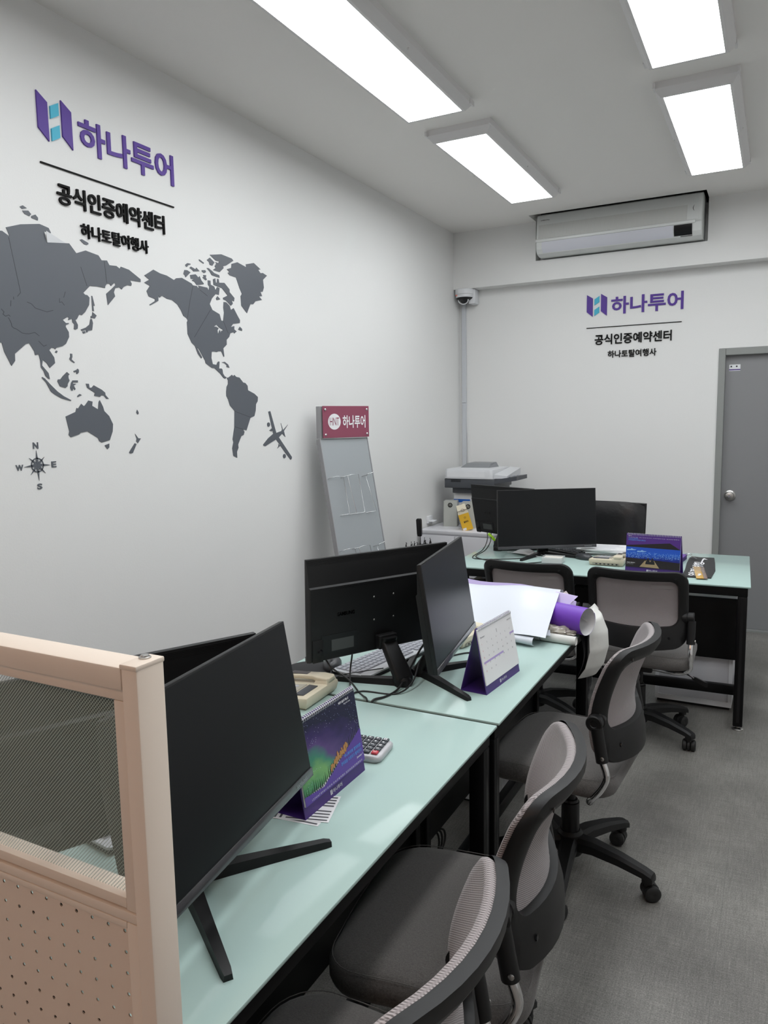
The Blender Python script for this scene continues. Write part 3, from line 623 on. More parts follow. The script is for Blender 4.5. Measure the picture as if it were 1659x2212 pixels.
copy_tree(ch, (1.79, 3.735, 0), PI/2+.02, 'grey mesh swivel chair at the far desk, in front of its black panel')

# ------------------------------------------------------------------ monitors
def monitor(label, bc, yaw, tilt, w, h, hub_d=.125, fwd=.20, side=.19, chin=.018, turn=0.):
    t = thing('monitor', label, 'monitor', (bc[0], bc[1], DT), yaw, 'black desktop monitors')
    z0 = bc[2]-DT
    T = Matrix.Translation((0, 0, z0)) @ Matrix.Rotation(-tilt, 4, 'X')      # panel frame: x along, y back, z up
    obj('panel_shell', MB().box(-w/2, w/2, 0, .012, 0, h, .0015, T), M_black, t)
    obj('screen', MB().box(-w/2+.004, w/2-.004, -.0006, .0, chin, h-.004, 0, T), M_screen, t, 0)
    c = obj('bezel_chin', MB().box(-w/2, w/2, -.003, -.0001, 0, chin, .0008, T), mat('glossy_black_chin', (.06, .06, .065), .16), t)
    objt('brand_lettering', MB().text('SAMSUNG', T @ V(w/2-.075, -.0032, .0055), T.to_3x3() @ V(1, 0, 0), T.to_3x3() @ V(0, 0, 1), width=.045, height=.006), M_alu, c)
    R = lambda s, y, za, zb: [T @ V(-w/2*s, y, za), T @ V(w/2*s, y, za), T @ V(w/2*s, y, zb), T @ V(-w/2*s, y, zb)]
    bk = obj('back_cover', MB().loft([R(.998, .0121, .002, h-.001), R(.994, .024, .004, h*.74), R(.985, .030, .008, h*.725)]), M_black, t, 20)
    rb = MB(); n = 26
    for i in range(n):
        z = h*.745+(h*.245)*i/n; rb.box(-w/2*.99, w/2*.99, .0121, .0131+.008*(1-i/n), z, z+h*.245/n*.5, 0, T)
    obj('ribbed_strip', rb, M_black, t, 0)
    vt = MB()
    for i in range(36): vt.box(-w*.36+i*w*.0205, -w*.36+i*w*.0205+.005, .029, .0306, h*.70, h*.712, 0, T)
    obj('vent_slots', vt, M_blacks, bk, 0)
    obj('port_recess', MB().box(.10, .23, .0295, .0312, .025, .085, 0, T), M_blacks, bk, 0)
    objt('rating_label', MB().box(.115, .195, .0312, .0316, .032, .068, 0, T), mat('dark_grey_label', (.06, .065, .065), .5), bk)
    js = obj('control_box', MB().box(.225 if w < .58 else .235, w/2-.008, .0295, .033, .004, .075, .001, T), M_black, bk)
    obj('joystick', MB().lathe(T @ V(w/2-.032, .033, .035), T.to_3x3() @ V(0, 1, 0), [(0, .012), (.001, .010), (.002, .006), (.007, .007), (.008, .003)], 16), M_blacks, js)
    objt('embossed_lettering', MB().text('SAMSUNG', T @ V(w*.32, .0305, h*.43), T.to_3x3() @ V(-1, 0, 0), T.to_3x3() @ V(0, 0, 1), width=.062, height=.012, bold=.03, ext=.0007), mat('embossed_black', (.0, .0, .0), .15), bk)
    for sx in (-.0375, .0375):
        for sz in (0, .075): obj('mount_screw', MB().lathe(T @ V(sx, .030, h*.33+sz), T.to_3x3() @ V(0, 1, 0), [(0, .003), (.001, .002)], 8), M_steel, bk)
    # stand
    hub = V(0, hub_d, 0); top = T @ V(0, .034, .035)
    n1 = MB().loft([[V(x, y+hub_d, z) for x, y in rrect(-.032, .032, -.019, .019, .012, 4)] for z in (.012, .03)] +
                   [[V(x, y, 0)+V(0, top.y+.020+.010*k, top.z+.015*k) for x, y in rrect(-.028+.003*k, .028-.003*k, -.016, .014, .010, 4)] for k in (0, 1)])
    obj('stand_neck', n1, M_black, t, 40)
    obj('neck_clamp', MB().box(-.035, .035, .0300, .058, .012, .058, .005, T), M_black, t)
    for s in (-1, 1):
        tip = V(s*side, hub_d-fwd, 0); d = (tip-hub).normalized(); n = V(-d.y, d.x, 0); L = (tip-hub).length
        rg = []
        for u, w2, hh in ((-.03, .016, .020), (.0, .019, .022), (L*.5, .013, .018), (L-.012, .0095, .013), (L, .0075, .010)):
            c_ = hub+d*u; rg.append([c_-n*w2, c_+n*w2, c_+n*w2*.8+V(0, 0, hh), c_-n*w2*.8+V(0, 0, hh)])
        obj('stand_foot', MB().loft(rg), M_black, t, 30)
    obj('stand_hub', MB().lathe((0, hub_d, 0), (0, 0, 1), [(0, .030), (.020, .028), (.028, .022)]), M_black, t)
    return t
D = math.radians
monitor('large dark monitor screen beside the partition post, facing the visitor side', (1.555, .972, .830), D(98.1), D(9.5), .545, .33)
monitor('monitor turned away, only its ribbed back top seen behind the nearest screen', (1.300, .935, .822), D(244), D(3), .54, .325, fwd=.12, side=.20)
monitor('angled monitor with grey-lit screen on the middle desk, left of the white calendar', (1.467, 2.175, .832), D(99.3), D(8.5), .54, .325)
mB1 = monitor('monitor seen from behind with cables hanging on the middle desk', (1.213, 2.107, .823), D(241.1), D(1.9), .54, .325, hub_d=.135)
monitor('wide dark monitor facing the room on the far desk', (1.152, 4.369, .788), D(32.4), D(5.1), .60, .355, hub_d=.10)
monitor('monitor seen from behind on the far desk, its left part behind the wide one', (.847, 4.572, .823), D(154.7), D(12), .54, .325, hub_d=.10, fwd=.18, side=.16)

# ------------------------------------------------------------------ partition
PX, PY = 1.698, .612
t = thing('office_partition', 'cream and tan steel office partition with mesh window at the left edge', 'partition', (0, 0, 0))
PB = PY+.045
obj('end_post', MB().box(PX-.026, PX, PY, PB, 0, 1.278, .003), M_cream, t)
obj('post_cap', MB().box(PX-.0275, PX+.0005, PY-.001, PB+.001, 1.274, 1.281, .002), M_cream, t)
bl = obj('cap_bolt', MB().lathe((PX-.016, PY+.030, 1.281), (0, 0, 1), [(0, .0075), (.0015, .0075), (.002, .0055), (.004, .005), (.0045, .003)], 16), M_steel, t)
X0 = .78
obj('top_rail', MB().box(X0, PX-.0265, PY, PB, 1.247, 1.276, .003), M_cream, t)
mf = MB().box(X0, PX-.0265, PY+.006, PY+.030, 1.232, 1.246, .001).box(PX-.047, PX-.0265, PY+.006, PY+.030, .958, 1.2315, .001).box(X0, PX-.0472, PY+.0062, PY+.038, .960, .974, .001)
obj('window_frame', mf, M_cream, t)
obj('middle_rail', MB().box(X0, PX-.0265, PY+.004, PB-.004, .944, .957, .001), M_cream, t)
obj('mesh_pane', MB().box(X0, PX-.047, PY+.016, PY+.017, .972, 1.233), M_lattice, t, 0)
gl = mat('clear_pane', (.7, .8, .76), .03, spec=.3, alpha=.05)
obj('glass_pane', MB().box(X0, PX-.048, PY+.022, PY+.026, .974, 1.232), gl, t, 0)
fr = MB().box(PX-.046, PX-.0265, PY+.004, PY+.030, .03, .943, .001).box(X0, PX-.0465, PY+.004, PY+.03, .934, .943, .001)
obj('panel_frame', fr, M_cream, t)
obj('perforated_panel', MB().box(X0, PX-.0465, PY+.012, PY+.0135, .03, .934), M_perf, t, 0)
for x in (X0-.03,): obj('far_post', MB().box(x, x+.03, PY, PB, 0, 1.278, .003), M_cream, t)
# ------------------------------------------------------------------ desk calendars
M_cal_dark = mat('dark_cave_print', (.012, .010, .012), .4)
M_cyan_ink = mat('light_blue_ink', (.10, .30, .75), .5)
M_red_ink = mat('red_ink', (.5, .04, .06), .5)
M_lilac = mat('lilac_highlight', (.42, .33, .62), .6)
M_purple_b = mat('purple_cover_board', (.055, .02, .17), .4)
def m_aurora():
    m = mat('aurora_photo_print', (.1, .1, .2), .25); t = NT(m); X, Y, Z = t.sep()
    mp = t.n('Mapping'); mp.inputs['Scale'].default_value = (9, 9, 16); mp.inputs['Rotation'].default_value = (0, .5, 0)
    t.l(t.tc.outputs['Object'], mp.inputs[0]); n1 = t.noise(1.0, 4, mp.outputs[0]); n2 = t.noise(14, 3)
    h = t.math('ADD', t.math('DIVIDE', Z, .2), t.math('MULTIPLY', t.math('SUBTRACT', n1, .5), .5))
    h = t.math('ADD', h, t.math('MULTIPLY', X, 1.2))
    c = t.ramp(h, [(.18, (.01, .05, .03)), (.32, (.06, .24, .09)), (.45, (.17, .38, .13)), (.57, (.05, .22, .15)), (.68, (.10, .06, .20)), (.82, (.04, .025, .12)), (.97, (.012, .014, .045))])
    vo = t.n('TexVoronoi'); vo.inputs['Scale'].default_value = 190; t.l(t.tc.outputs['Object'], vo.inputs['Vector'])
    st = t.math('MULTIPLY', t.math('LESS_THAN', vo.outputs['Distance'], .13), t.math('GREATER_THAN', n2, .47))
    t.l(t.mix(t.math('MULTIPLY', st, .8), c, (.55, .6, .8)), t.b.inputs['Base Color']); return m
def m_aqua():
    m = mat('aquarium_photo_print', (.02, .08, .5), .25); t = NT(m); X, Y, Z = t.sep()
    n2 = t.noise(30, 3)
    h = t.math('ADD', t.math('MULTIPLY', t.math('SUBTRACT', Z, .07), 11), t.math('MULTIPLY', t.math('SUBTRACT', n2, .5), .2))
    c = t.ramp(h, [(.0, (.015, .02, .16)), (.35, (.02, .10, .50)), (.7, (.02, .08, .45)), (1., (.05, .30, .62))])
    vo = t.n('TexVoronoi'); vo.inputs['Scale'].default_value = 230; t.l(t.tc.outputs['Object'], vo.inputs['Vector'])
    band = t.math('LESS_THAN', t.math('ABSOLUTE', t.math('SUBTRACT', Z, .094)), t.math('MULTIPLY', n2, .028))
    st = t.math('MULTIPLY', t.math('LESS_THAN', vo.outputs['Distance'], .30), t.math('MULTIPLY', band, t.math('GREATER_THAN', t.math('ADD', X, .07), 0)))
    t.l(t.mix(t.math('MULTIPLY', st, .7), c, (.35, .65, .9)), t.b.inputs['Base Color']); return m
def calendar(label, x, y, yaw, w, h, tilt, art):
    """local x along the width (0..w), y to the back, z up"""
    t = thing('desk_calendar', label, 'calendar', (x, y, DT), yaw, 'desk calendars')
    top = V(0, h*math.sin(tilt), h*math.cos(tilt)); back = V(0, .088, 0); th = .0022
    T = frame((0, 0, 0), (1, 0, 0), top.normalized())       # z of this frame points to the viewer side
    obj('front_board', MB().box(0, w, 0, h, -th, 0, .0004, T), M_purple_b, t, 0)
    tb = (top-back); TB = frame(back, (1, 0, 0), tb.normalized())
    obj('back_board', MB().box(0, w, 0, tb.length-.002, -.001, th-.001, .0004, TB), M_purple_b, t, 0)
    obj('base_board', MB().box(0, w, .002, .087, 0, th), M_purple_b, t, 0)
    pb = h*.135                                                # the page block starts above the printed foot band
    P = lambda px, py, pz=0: T @ V(px, py, pz)
    R3, U3 = (1, 0, 0), T.to_3x3() @ V(0, 1, 0)
    pg = obj('page_block', MB().box(.002, w-.002, pb, h-.004, .0003, .0045, .0006, T), M_paper, t, 0)
    objt('foot_print', MB().text('하나투어', P(w*.44, pb*.32, .0004), R3, U3, width=w*.15, height=pb*.34).prism([(w*.40, pb*.3), (w*.412, pb*.3), (w*.412, pb*.68), (w*.40, pb*.68)], .0003, .0005, T)
         .prism([(w*.42, pb*.3), (w*.430, pb*.3), (w*.430, pb*.68), (w*.42, pb*.68)], .0003, .0005, T), M_white_ink, t)
    zf = .0047
    hr = MB(); n = 34
    for i in range(n):
        cx = .008+(w-.016)*i/(n-1)
        if art == 'plain' or True:
            c = P(cx, h-.0035, 0)
            hr.tube([c+V(0, 0, 0)+(T.to_3x3() @ V(0, -.001+.0062*math.cos(a), .0015+.0062*math.sin(a))) for a in [2*PI*k/10 for k in range(11)]], .0006, 5, smooth=False)
            hr.tube([c+V(.0016, 0, 0)+(T.to_3x3() @ V(0, -.001+.0062*math.cos(a), .0015+.0062*math.sin(a))) for a in [2*PI*k/10 for k in range(11)]], .0006, 5, smooth=False)
    ro = obj('spiral_binding', hr, mat('white_coated_wire', (.55, .55, .58), .3, .4), t); 
    if art == 'plain':
        q = MB(); q2 = MB()
        q.text('1', P(w*.50, h*.80, zf), R3, U3, height=.012).text('January', P(w*.05, h*.83, zf), R3, U3, width=.030, height=.006)
        d = 1
        for r_ in range(6):
            for c_ in range(7):
                k = r_*7+c_-0
                if k < 0 or d > 31: continue
                (q2 if c_ == 0 else q).text(str(d), P(w*(.06+.133*c_), h*(.735-.102*r_), zf), R3, U3, height=.0045); d += 1
        objt('date_numbers', q, mat('grey_ink', (.10, .10, .12), .6), pg); objt('sunday_numbers', q2, M_red_ink, pg)
        hl = MB()
        for a, b, r_ in ((.04, .60, 3), (.86, .99, 1)): hl.prism([(w*a, h*(.755-.102*r_)), (w*b, h*(.755-.102*r_)), (w*b, h*(.785-.102*r_)), (w*a, h*(.785-.102*r_))], zf-.0001, zf, T)
        objt('highlight_strips', hl, M_lilac, pg)
        objt('corner_print', MB().text('HANATOUR', P(w*.84, h*.88, zf), R3, U3, width=.03, height=.004), M_black_ink, pg)
    elif art == 'aurora':
        A = m_aurora()
        ar = obj('aurora_picture', MB().prism([(.002, pb+.018), (.075*w/.25, pb+.018), (w-.002, h*.50), (w-.002, h-.004), (.002, h-.004)], .0046, .0050, T), A, pg, 0)
        obj('purple_band', MB().prism([(.002, pb), (w-.002, pb), (w-.002, h*.51), (w*.30, pb+.012), (.002, pb+.020)], .0047, .0054, T), mat('violet_print', (.09, .035, .30), .3), pg, 0)
        tr = MB()
        random.seed(3)
        for i in range(34):
            bx_ = w*(.015+.97*i/33); by = pb+.018+max(0, (bx_-w*.3)/(w*.7))*(h*.5-pb-.018)-.004
            hh = .008+random.random()*.020; ww = .0013+random.random()*.0015
            tr.prism([(bx_-ww, by), (bx_+ww, by), (bx_+ww*.5, by+hh*.5), (bx_, by+hh), (bx_-ww*.5, by+hh*.5)], .0051, .0053, T)
        objt('tree_silhouettes', tr, mat('dark_spruce_print', (.008, .016, .014), .5), ar)
        rk = MB()
        for k in range(46):
            px = .44+.30*random.random(); base = (pb+.018)/h+max(0, (px-.3)/.7)*(.5-(pb+.018)/h); py = base+.012+.075*random.random()*(1-abs(px-.6)*3); s_ = .0022+.0035*random.random()
            rk.prism([(w*px+s_*(.8+.3*math.sin(3*a+k))*math.cos(a), h*py+s_*(1.2+.4*math.sin(2*a+k*2))*math.sin(a)) for a in [2*PI*q/8 for q in range(8)]], .0052, .0055+.00001*k, T)
        objt('lit_rocks', rk, mat('amber_rock_print', (.45, .22, .07), .5), ar)
        objt('headline', MB().text('하나투어와 함께라면', P(w*.66, h*.315, .0056), R3, U3, width=.075, height=.0085, bold=.02).text('경이로운 오로라가 펼쳐진다', P(w*.595, h*.255, .0056), R3, U3, width=.092, height=.0085, bold=.02), M_cyan_ink, pg)
        objt('month_line', MB().text('January 1', P(w*.86, h*.205, .0056), R3, U3, width=.028, height=.0055, bold=.02).text('1 2 3 4 5 6 7  8 9 10 11 12 13 14  15 16 17 18 19 20 21  22 23 24 25 26 27 28 29 30 31', P(w*.10, h*.150, .0056), R3, U3, width=w*.84, height=.0042)
             .text('여행이 일상이 되는 곳', P(w*.70, h*.90, .0056), R3, U3, width=.045, height=.006, bold=.03).text('Yellowknife Canada', P(w*.78, h*.87, .0056), R3, U3, width=.030, height=.0035), M_white_ink, pg)
    else:
        obj('purple_cover', MB().box(.002, w-.002, pb, h-.002, .0046, .0049, M=T), mat('violet_cover_print', (.075, .025, .20), .3), pg, 0)
        aq = obj('aquarium_picture', MB().prism([(.002, h*.36), (w-.002, h*.30), (w-.002, h*.66), (.002, h*.66)], .0049, .0051, T), m_aqua(), pg, 0)
        obj('dark_ceiling_print', MB().prism([(.002, h*.655), (w-.002, h*.645), (w*.80, h*.80), (.002, h*.69)], .0052, .0054, T), M_cal_dark, aq, 0)
        obj('dark_floor_print', MB().prism([(.002, pb), (w-.002, pb), (w-.002, h*.315), (w*.5, h*.345), (.002, h*.37)], .0052, .0054, T), M_cal_dark, aq, 0)
        obj('mat_print', MB().prism([(w*.27, pb+.004), (w*.63, pb+.002), (w*.53, h*.33), (w*.37, h*.33)], .0055, .0057, T), mat('straw_mat_print', (.30, .22, .12), .6), aq, 0)
        pp = MB()
        for px in (.42, .50):
            pp.prism([(w*px-.013, h*.23), (w*px+.013, h*.23), (w*px+.011, h*.29), (w*px+.004, h*.345), (w*px-.004, h*.345), (w*px-.011, h*.29)], .0058, .0060, T)
            pp.prism([(w*px+.0045*math.cos(a), h*.365+.0055*math.sin(a)) for a in [2*PI*k/10 for k in range(10)]], .0058, .0060, T)
        pp.prism([(w*.37, h*.31), (w*.345, h*.40), (w*.352, h*.40), (w*.385, h*.32)], .0058, .0060, T)
        objt('seated_couple_print', pp, mat('silhouette_print', (.004, .004, .006), .6), aq)
        sh = MB()
        for px, py in ((.10, .575), (.29, .545)): sh.prism([(w*px-.022, h*py-.004), (w*px, h*py-.002), (w*px+.020, h*py-.001), (w*px+.028, h*py+.003), (w*px+.014, h*py+.003), (w*px+.003, h*py+.008), (w*px-.004, h*py+.003), (w*px-.020, h*py+.003)], .0055, .0057, T)
        objt('shark_print', sh, mat('pale_blue_print', (.22, .42, .68), .5), aq)
        objt('headline', MB().text('하나투어와 함께라면', P(w*.04, h*.855, .0056), R3, U3, width=.050, height=.006, bold=.02).text('아쿠아리움에서의 하룻밤이 펼쳐진다', P(w*.04, h*.815, .0056), R3, U3, width=.09, height=.006, bold=.02), M_cyan_ink, pg)
        objt('month_line', MB().text('April 4', P(w*.04, h*.925, .0056), R3, U3, width=.016, height=.0045, bold=.02).text('1 2  3 4 5 6 7 8 9   10 11 12 13 14 15 16   17 18 19 20 21 22 23   24 25 26 27 28 29 30', P(w*.04, h*.895, .0056), R3, U3, width=w*.92, height=.003)
             .text('우리들의 여행이야기', P(w*.03, h*.235, .0056), R3, U3, width=.042, height=.0045, bold=.02).text('Okinawa Churaumi Aquarium', P(w*.03, h*.205, .0056), R3, U3, width=.035, height=.003), M_white_ink, pg)
    return t
calendar('purple desk calendar with a green aurora picture on the nearest desk', 1.509, 1.224, D(90.1), .255, .206, D(9), 'aurora')
calendar('desk calendar open on a white January page with purple back', 1.603, 2.064, D(85.1), .256, .203, D(11), 'plain')
calendar('purple desk calendar with a blue aquarium picture on the far desk', 1.645, 4.116, D(-4.0), .28, .207, D(6), 'aquarium')

# ------------------------------------------------------------------ phones, keyboards, mice
def phone(label, x, y, rz, ports=True):
    """desk telephone; local x to the right, local y to its top edge; user sits at -y"""
    t = thing('desk_phone', label, 'telephone', (x, y, DT), rz, 'cream desk phones')
    W_, H_ = .19, .215; t.scale = (1, 1, .70)
    obj('phone_body', MB().loft([[V(-W_/2+g, -H_/2+g, z0), V(W_/2-g, -H_/2+g, z0), V(W_/2-g, H_/2-g, z1), V(-W_/2+g, H_/2-g, z1)] for z0, z1, g in ((0, 0, .012), (.008, .012, .004), (.020, .040, 0), (.026, .052, .002), (.028, .056, .008))]), M_beige, t, 30)
    sl = lambda yy: .0285+(yy+H_/2)/H_*.028
    c = MB()
    for yy in (.082, -.082): c.loft([[V(-.088, yy-.024, sl(yy)-.006), V(-.030, yy-.024, sl(yy)-.006), V(-.030, yy+.024, sl(yy)-.004), V(-.088, yy+.024, sl(yy)-.004)], [V(-.086, yy-.020, sl(yy)+.010), V(-.034, yy-.020, sl(yy)+.010), V(-.034, yy+.020, sl(yy)+.014), V(-.086, yy+.020, sl(yy)+.014)]])
    obj('cradle', MB().add(c.v[:8], c.f[:6]), M_beige, t, 30); obj('cradle', MB().add(c.v[8:], [tuple(i-8 for i in f) for f in c.f[6:]]), M_beige, t, 30)
    rings = []
    for yy, zz, ww, hh in ((-.106, .044, .018, .010), (-.100, .044, .025, .016), (-.070, .050, .026, .018), (-.048, .060, .020, .012), (0, .069, .018, .011), (.048, .073, .020, .012), (.070, .070, .026, .018), (.100, .069, .025, .016), (.106, .069, .018, .010)):
        rings.append([V(-.060+a, yy, zz+b) for a, b in rrect(-ww, ww, -hh, hh*.7, min(ww, hh)*.5, 4)])
    hs = obj('handset', MB().loft(rings), M_beige, t, 45)
    obj('handset_label', MB().box(-.072, -.048, -.03, .03, 0.0765, .0782, .0003, Matrix.Translation((0, 0, 0)) @ Matrix.Rotation(.06, 4, 'X')), mat('dark_sticker', (.04, .03, .03), .4), hs, 0)
    obj('key_cover', MB().loft([[V(-.018, -.09, sl(-.09)-.001), V(.084, -.09, sl(-.09)-.001), V(.084, .045, sl(.045)-.001), V(-.018, .045, sl(.045)-.001)], [V(-.016, -.088, sl(-.09)+.004), V(.082, -.088, sl(-.09)+.004), V(.082, .043, sl(.045)+.004), V(-.016, .043, sl(.045)+.004)]]), mat('phone_face', (.36, .34, .29), .35), t, 30)
    for r_ in range(4):
        for k in range(3):
            kx_, ky = .005+.022*k, .02-.028*r_
            obj('dial_key', MB().lathe((kx_, ky, sl(ky)+.003), (0, 0, 1), [(0, .0075), (.003, .007), (.0035, .005)], 12), M_keys, t)
    obj('display', MB().box(-.010, .075, .055, .085, sl(.06)-.002, sl(.085)+.004, .002), M_grey_pl, t, 30)
    if not ports: return t
    obj('port_panel', MB().box(-.07, .075, H_/2-.0004, H_/2+.0004, .010, .024), mat('port_grey', (.30, .29, .24), .5), t, 0)
    for k in range(6): obj('port', MB().box(-.062+.022*k, -.052+.022*k, H_/2+.0004, H_/2+.001, .013, .021), M_black, t, 0)
    return t
phone('cream desk phone behind the aurora calendar on the nearest desk', 1.070, 1.812, -PI/2+.05, False)
phone('cream desk phone mostly hidden behind the screen and the white calendar', 1.275, 2.56, -PI/2-.1)
phone('cream desk phone on the far desk with its sockets facing the room', 1.52, 4.325, PI+.04)
def keyboard(label, x, y, rz, dark=False, L=.44, W_=.145):
    t = thing('keyboard', label, 'keyboard', (x, y, DT), rz)
    obj('keyboard_base', MB().loft([[V(x_, y_, z) for x_, y_ in rrect(-L/2+g, L/2-g, -W_/2+g, W_/2-g, .012, 4)] for z, g in ((0, .004), (.004, 0), (.012, 0))]), M_black, t, 40)
    obj('keyboard_deck', MB().loft([[V(x_, y_, z) for x_, y_ in rrect(-L/2+g, L/2-g, -W_/2+g, W_/2-g, .012, 4)] for z, g in ((.0122, 0), (.017, .0005), (.018, .003))]), M_black if dark else M_light_pl, t, 40)
    km = M_grey_pl if dark else M_keys
    n = 0
    for r_ in range(6):
        cols = 19
        for c_ in range(cols):
            if c_ in (14,) and r_ > 1: pass
            x0 = -L/2+.012+c_*(L-.024)/cols; g = .0016
            wd = (L-.024)/cols-g
            if r_ == 0 and 3 <= c_ <= 8:
                if c_ > 3: continue
                wd = wd*6+g*5
            if n >= 99: continue
            if r_ == 5 and c_ in (0, 5, 10): continue
            y0 = -W_/2+.010+r_*(W_-.022)/6
            obj('key', MB().loft([[V(x0, y0, .0182), V(x0+wd, y0, .0182), V(x0+wd, y0+.0175, .0182), V(x0, y0+.0175, .0182)], [V(x0+.0015, y0+.0012, .0225), V(x0+wd-.0015, y0+.0012, .0225), V(x0+wd-.0015, y0+.0160, .0225), V(x0+.0015, y0+.0160, .0225)]]), km, t, 0); n += 1
    return t
keyboard('grey keyboard behind the cable monitor on the middle desk', 1.178, 2.235, D(-98))
keyboard('grey keyboard on the nearest desk, seen through the partition window', 1.205, 1.175, D(-99))
keyboard('black keyboard behind the wide monitor on the far desk', 1.14, 4.62, D(150), dark=True)
def mouse(label, x, y, rz):
    t = thing('computer_mouse', label, 'mouse', (x, y, DT), rz)
    R = []
    for z, k in ((.0, .86), (.004, .98), (.012, 1), (.020, .97), (.028, .82), (.033, .58), (.0355, .28), (.036, .08)):
        R.append([V(.056*k*math.cos(a)+.004*(1-k), .031*k*math.sin(a)*(1-.12*math.cos(a)), z-(.006*(math.cos(a)*k > .5)*(math.cos(a)*k-.5))) for a in [2*PI*i/28 for i in range(28)]])
    obj('mouse_shell', MB().loft(R), mat('graphite_plastic', (.035, .037, .042), .35), t, 60)
    obj('scroll_wheel', MB().lathe((.024, -.004, .030), (0, 1, 0), [(0, .007), (.001, .0085), (.007, .0085), (.008, .007)], 16), M_blacks, t)
    obj('mouse_button', MB().box(.000, .010, -.003, .003, .034, .0368, .001), M_blacks, t)
    return t
mouse('dark computer mouse on the black pad at the left of the middle desk', 1.045, 2.085, D(-65))
mouse('small black mouse beside the phone on the far desk', 1.365, 4.38, D(160))
mp_ = obj('mouse_pad', MB().loft([[V(1.005+a*.115*k, 2.035+b*.095*k, z) for a, b in [(math.cos(q)*(1 if math.cos(q) > 0 else .9), math.sin(q)) for q in [2*PI*i/36 for i in range(36)]]] for z, k in ((DT, 1), (DT+.003, 1), (DT+.0035, .99))]), mat('black_cloth_pad', (.012, .012, .014), .8), None, 30)
tag(mp_, 'round black mouse pad at the back edge of the middle desk', 'mouse pad')

# calculator
t = thing('calculator', 'silver desk calculator with dark keys right of the aurora calendar', 'calculator', (1.440, 1.560, DT), D(97))
# local x: to the right of its user, who faces +x of the room from the wall side
CW, CL = .108, .165
obj('calculator_body', MB().loft([[V(x_, y_, z) for x_, y_ in rrect(-CW/2+g, CW/2-g, -CL/2+g, CL/2-g, .018, 5)] for z, g in ((0, .004), (.006, 0), (.014, 0), (.019, .004), (.020, .008))]), mat('silver_plastic', (.50, .50, .52), .35, .2), t, 50)
obj('calculator_screen', MB().box(-.040, .040, .042, .072, .019, .024, .003), M_grey_pl, t)
ck = [['√', '%', '÷', 'M', 'C'], ['7', '8', '9', '×', '-'], ['4', '5', '6', '-', '+'], ['1', '2', '3', '.', '+'], ['C', '0', '00', '•', '=']]
for r_ in range(5):
    for c_ in range(5):
        x0 = -.046+.0188*c_; y0 = -.072+.0208*(4-r_)
        km = M_red_ink if (r_ == 4 and c_ == 0) else mat('calculator_key', (.05, .055, .065), .4)
        k_ = obj('key', MB().box(x0, x0+.0158, y0, y0+.0165, .0198, .0255, .0022), km, t, 40)
        objt('key_symbol',
             MB().text(ck[r_][c_], (x0+.0079, y0+.0045, .0256), (1, 0, 0), (0, 1, 0), **({'width': .0055} if ck[r_][c_] in '-.•' else {'height': .0075}), align='C', bold=.02), M_white_ink, k_)

# loose printed papers under the aurora calendar
random.seed(5)
for k, (x_, y_, a_) in enumerate(((1.462, 1.262, .12), (1.468, 1.268, .30))):
    p = thing('printed_paper', ['lower grey striped printed paper under the aurora calendar', 'upper grey striped printed paper under the aurora calendar'][k], 'paper', (x_, y_, DT+.0006*k+.0002), a_-PI/2, 'papers under the aurora calendar')
    s = obj('sheet', MB().box(-.055, .055, -.075, .075, 0, .0004), M_paper, p, 0)
    b = MB()
    for j in range(4): b.box(-.050, .050, -.070+.012*j, -.065+.012*j, .0004, .0005).box(-.050+.012*j, -.044+.012*j, -.02, .070, .0004, .0005).box(.050-.012*j-.005, .050-.012*j, -.02, .070, .0004, .0005)
    objt('print_bars', b, mat('grey_print', (.09, .09, .10), .5), s)

# ------------------------------------------------------------------ cables
M_cable = mat('black_cable', (.012, .012, .012), .4)
def cable(label, pts, r=.0028, name='cable', grp='black cables on the desks'):
    o = obj(name, MB().tube([V(*p) for p in pts], r, 8), M_cable, None, 60); tag(o, label, 'cable', grp); return o
Zc = DT+.003
cable('black video cable hanging from the back of the middle desk monitor', [(1.09, 1.955, .895), (1.10, 1.940, .85), (1.13, 1.935, .80), (1.19, 1.945, .762), (1.24, 1.92, Zc), (1.27, 1.895, Zc), (1.295, 1.874, Zc), (1.30, 1.868, .70)])
cable('second black cable crossing it below the middle desk monitor', [(1.150, 2.045, .895), (1.165, 2.02, .84), (1.165, 2.00, .77), (1.19, 1.955, Zc+.004), (1.21, 1.92, Zc), (1.222, 1.885, Zc), (1.224, 1.868, .70)])
cable('black cable looping from the monitor necks down into the desk seam', [(1.385, 2.24, .85), (1.34, 2.20, .83), (1.335, 2.10, .78), (1.345, 1.99, Zc+.006), (1.335, 1.92, Zc), (1.315, 1.872, Zc), (1.315, 1.868, .70)], .0036)
cable('thin black cable curving around the monitor neck on the middle desk', [(1.375, 2.22, .84), (1.36, 2.12, .80), (1.375, 2.02, .755), (1.35, 1.95, Zc), (1.25, 1.93, Zc), (1.235, 1.878, Zc), (1.234, 1.868, .71)], .0028)
cable('thin black mouse cable running to the cream phone', [(1.075, 2.03, DT+.012), (1.085, 2.005, Zc), (1.09, 1.98, Zc), (1.10, 1.955, Zc), (1.12, 1.93, Zc)], .0018)
cable('thin black cable lying across the foot of the cable monitor', [(1.235, 2.095, Zc+.02), (1.18, 2.02, Zc+.022), (1.14, 1.97, Zc+.02), (1.12, 1.93, Zc)], .0018)
cable('thin black cable on the nearest desk leading into the seam', [(1.205, 1.79, Zc), (1.22, 1.83, Zc), (1.222, 1.862, Zc), (1.224, 1.872, Zc)], .0018)
cable('black cable loop on the desk behind the white calendar', [(1.47, 2.36, Zc), (1.50, 2.38, Zc), (1.50, 2.42, Zc), (1.46, 2.44, Zc), (1.40, 2.42, Zc), (1.36, 2.36, Zc)])
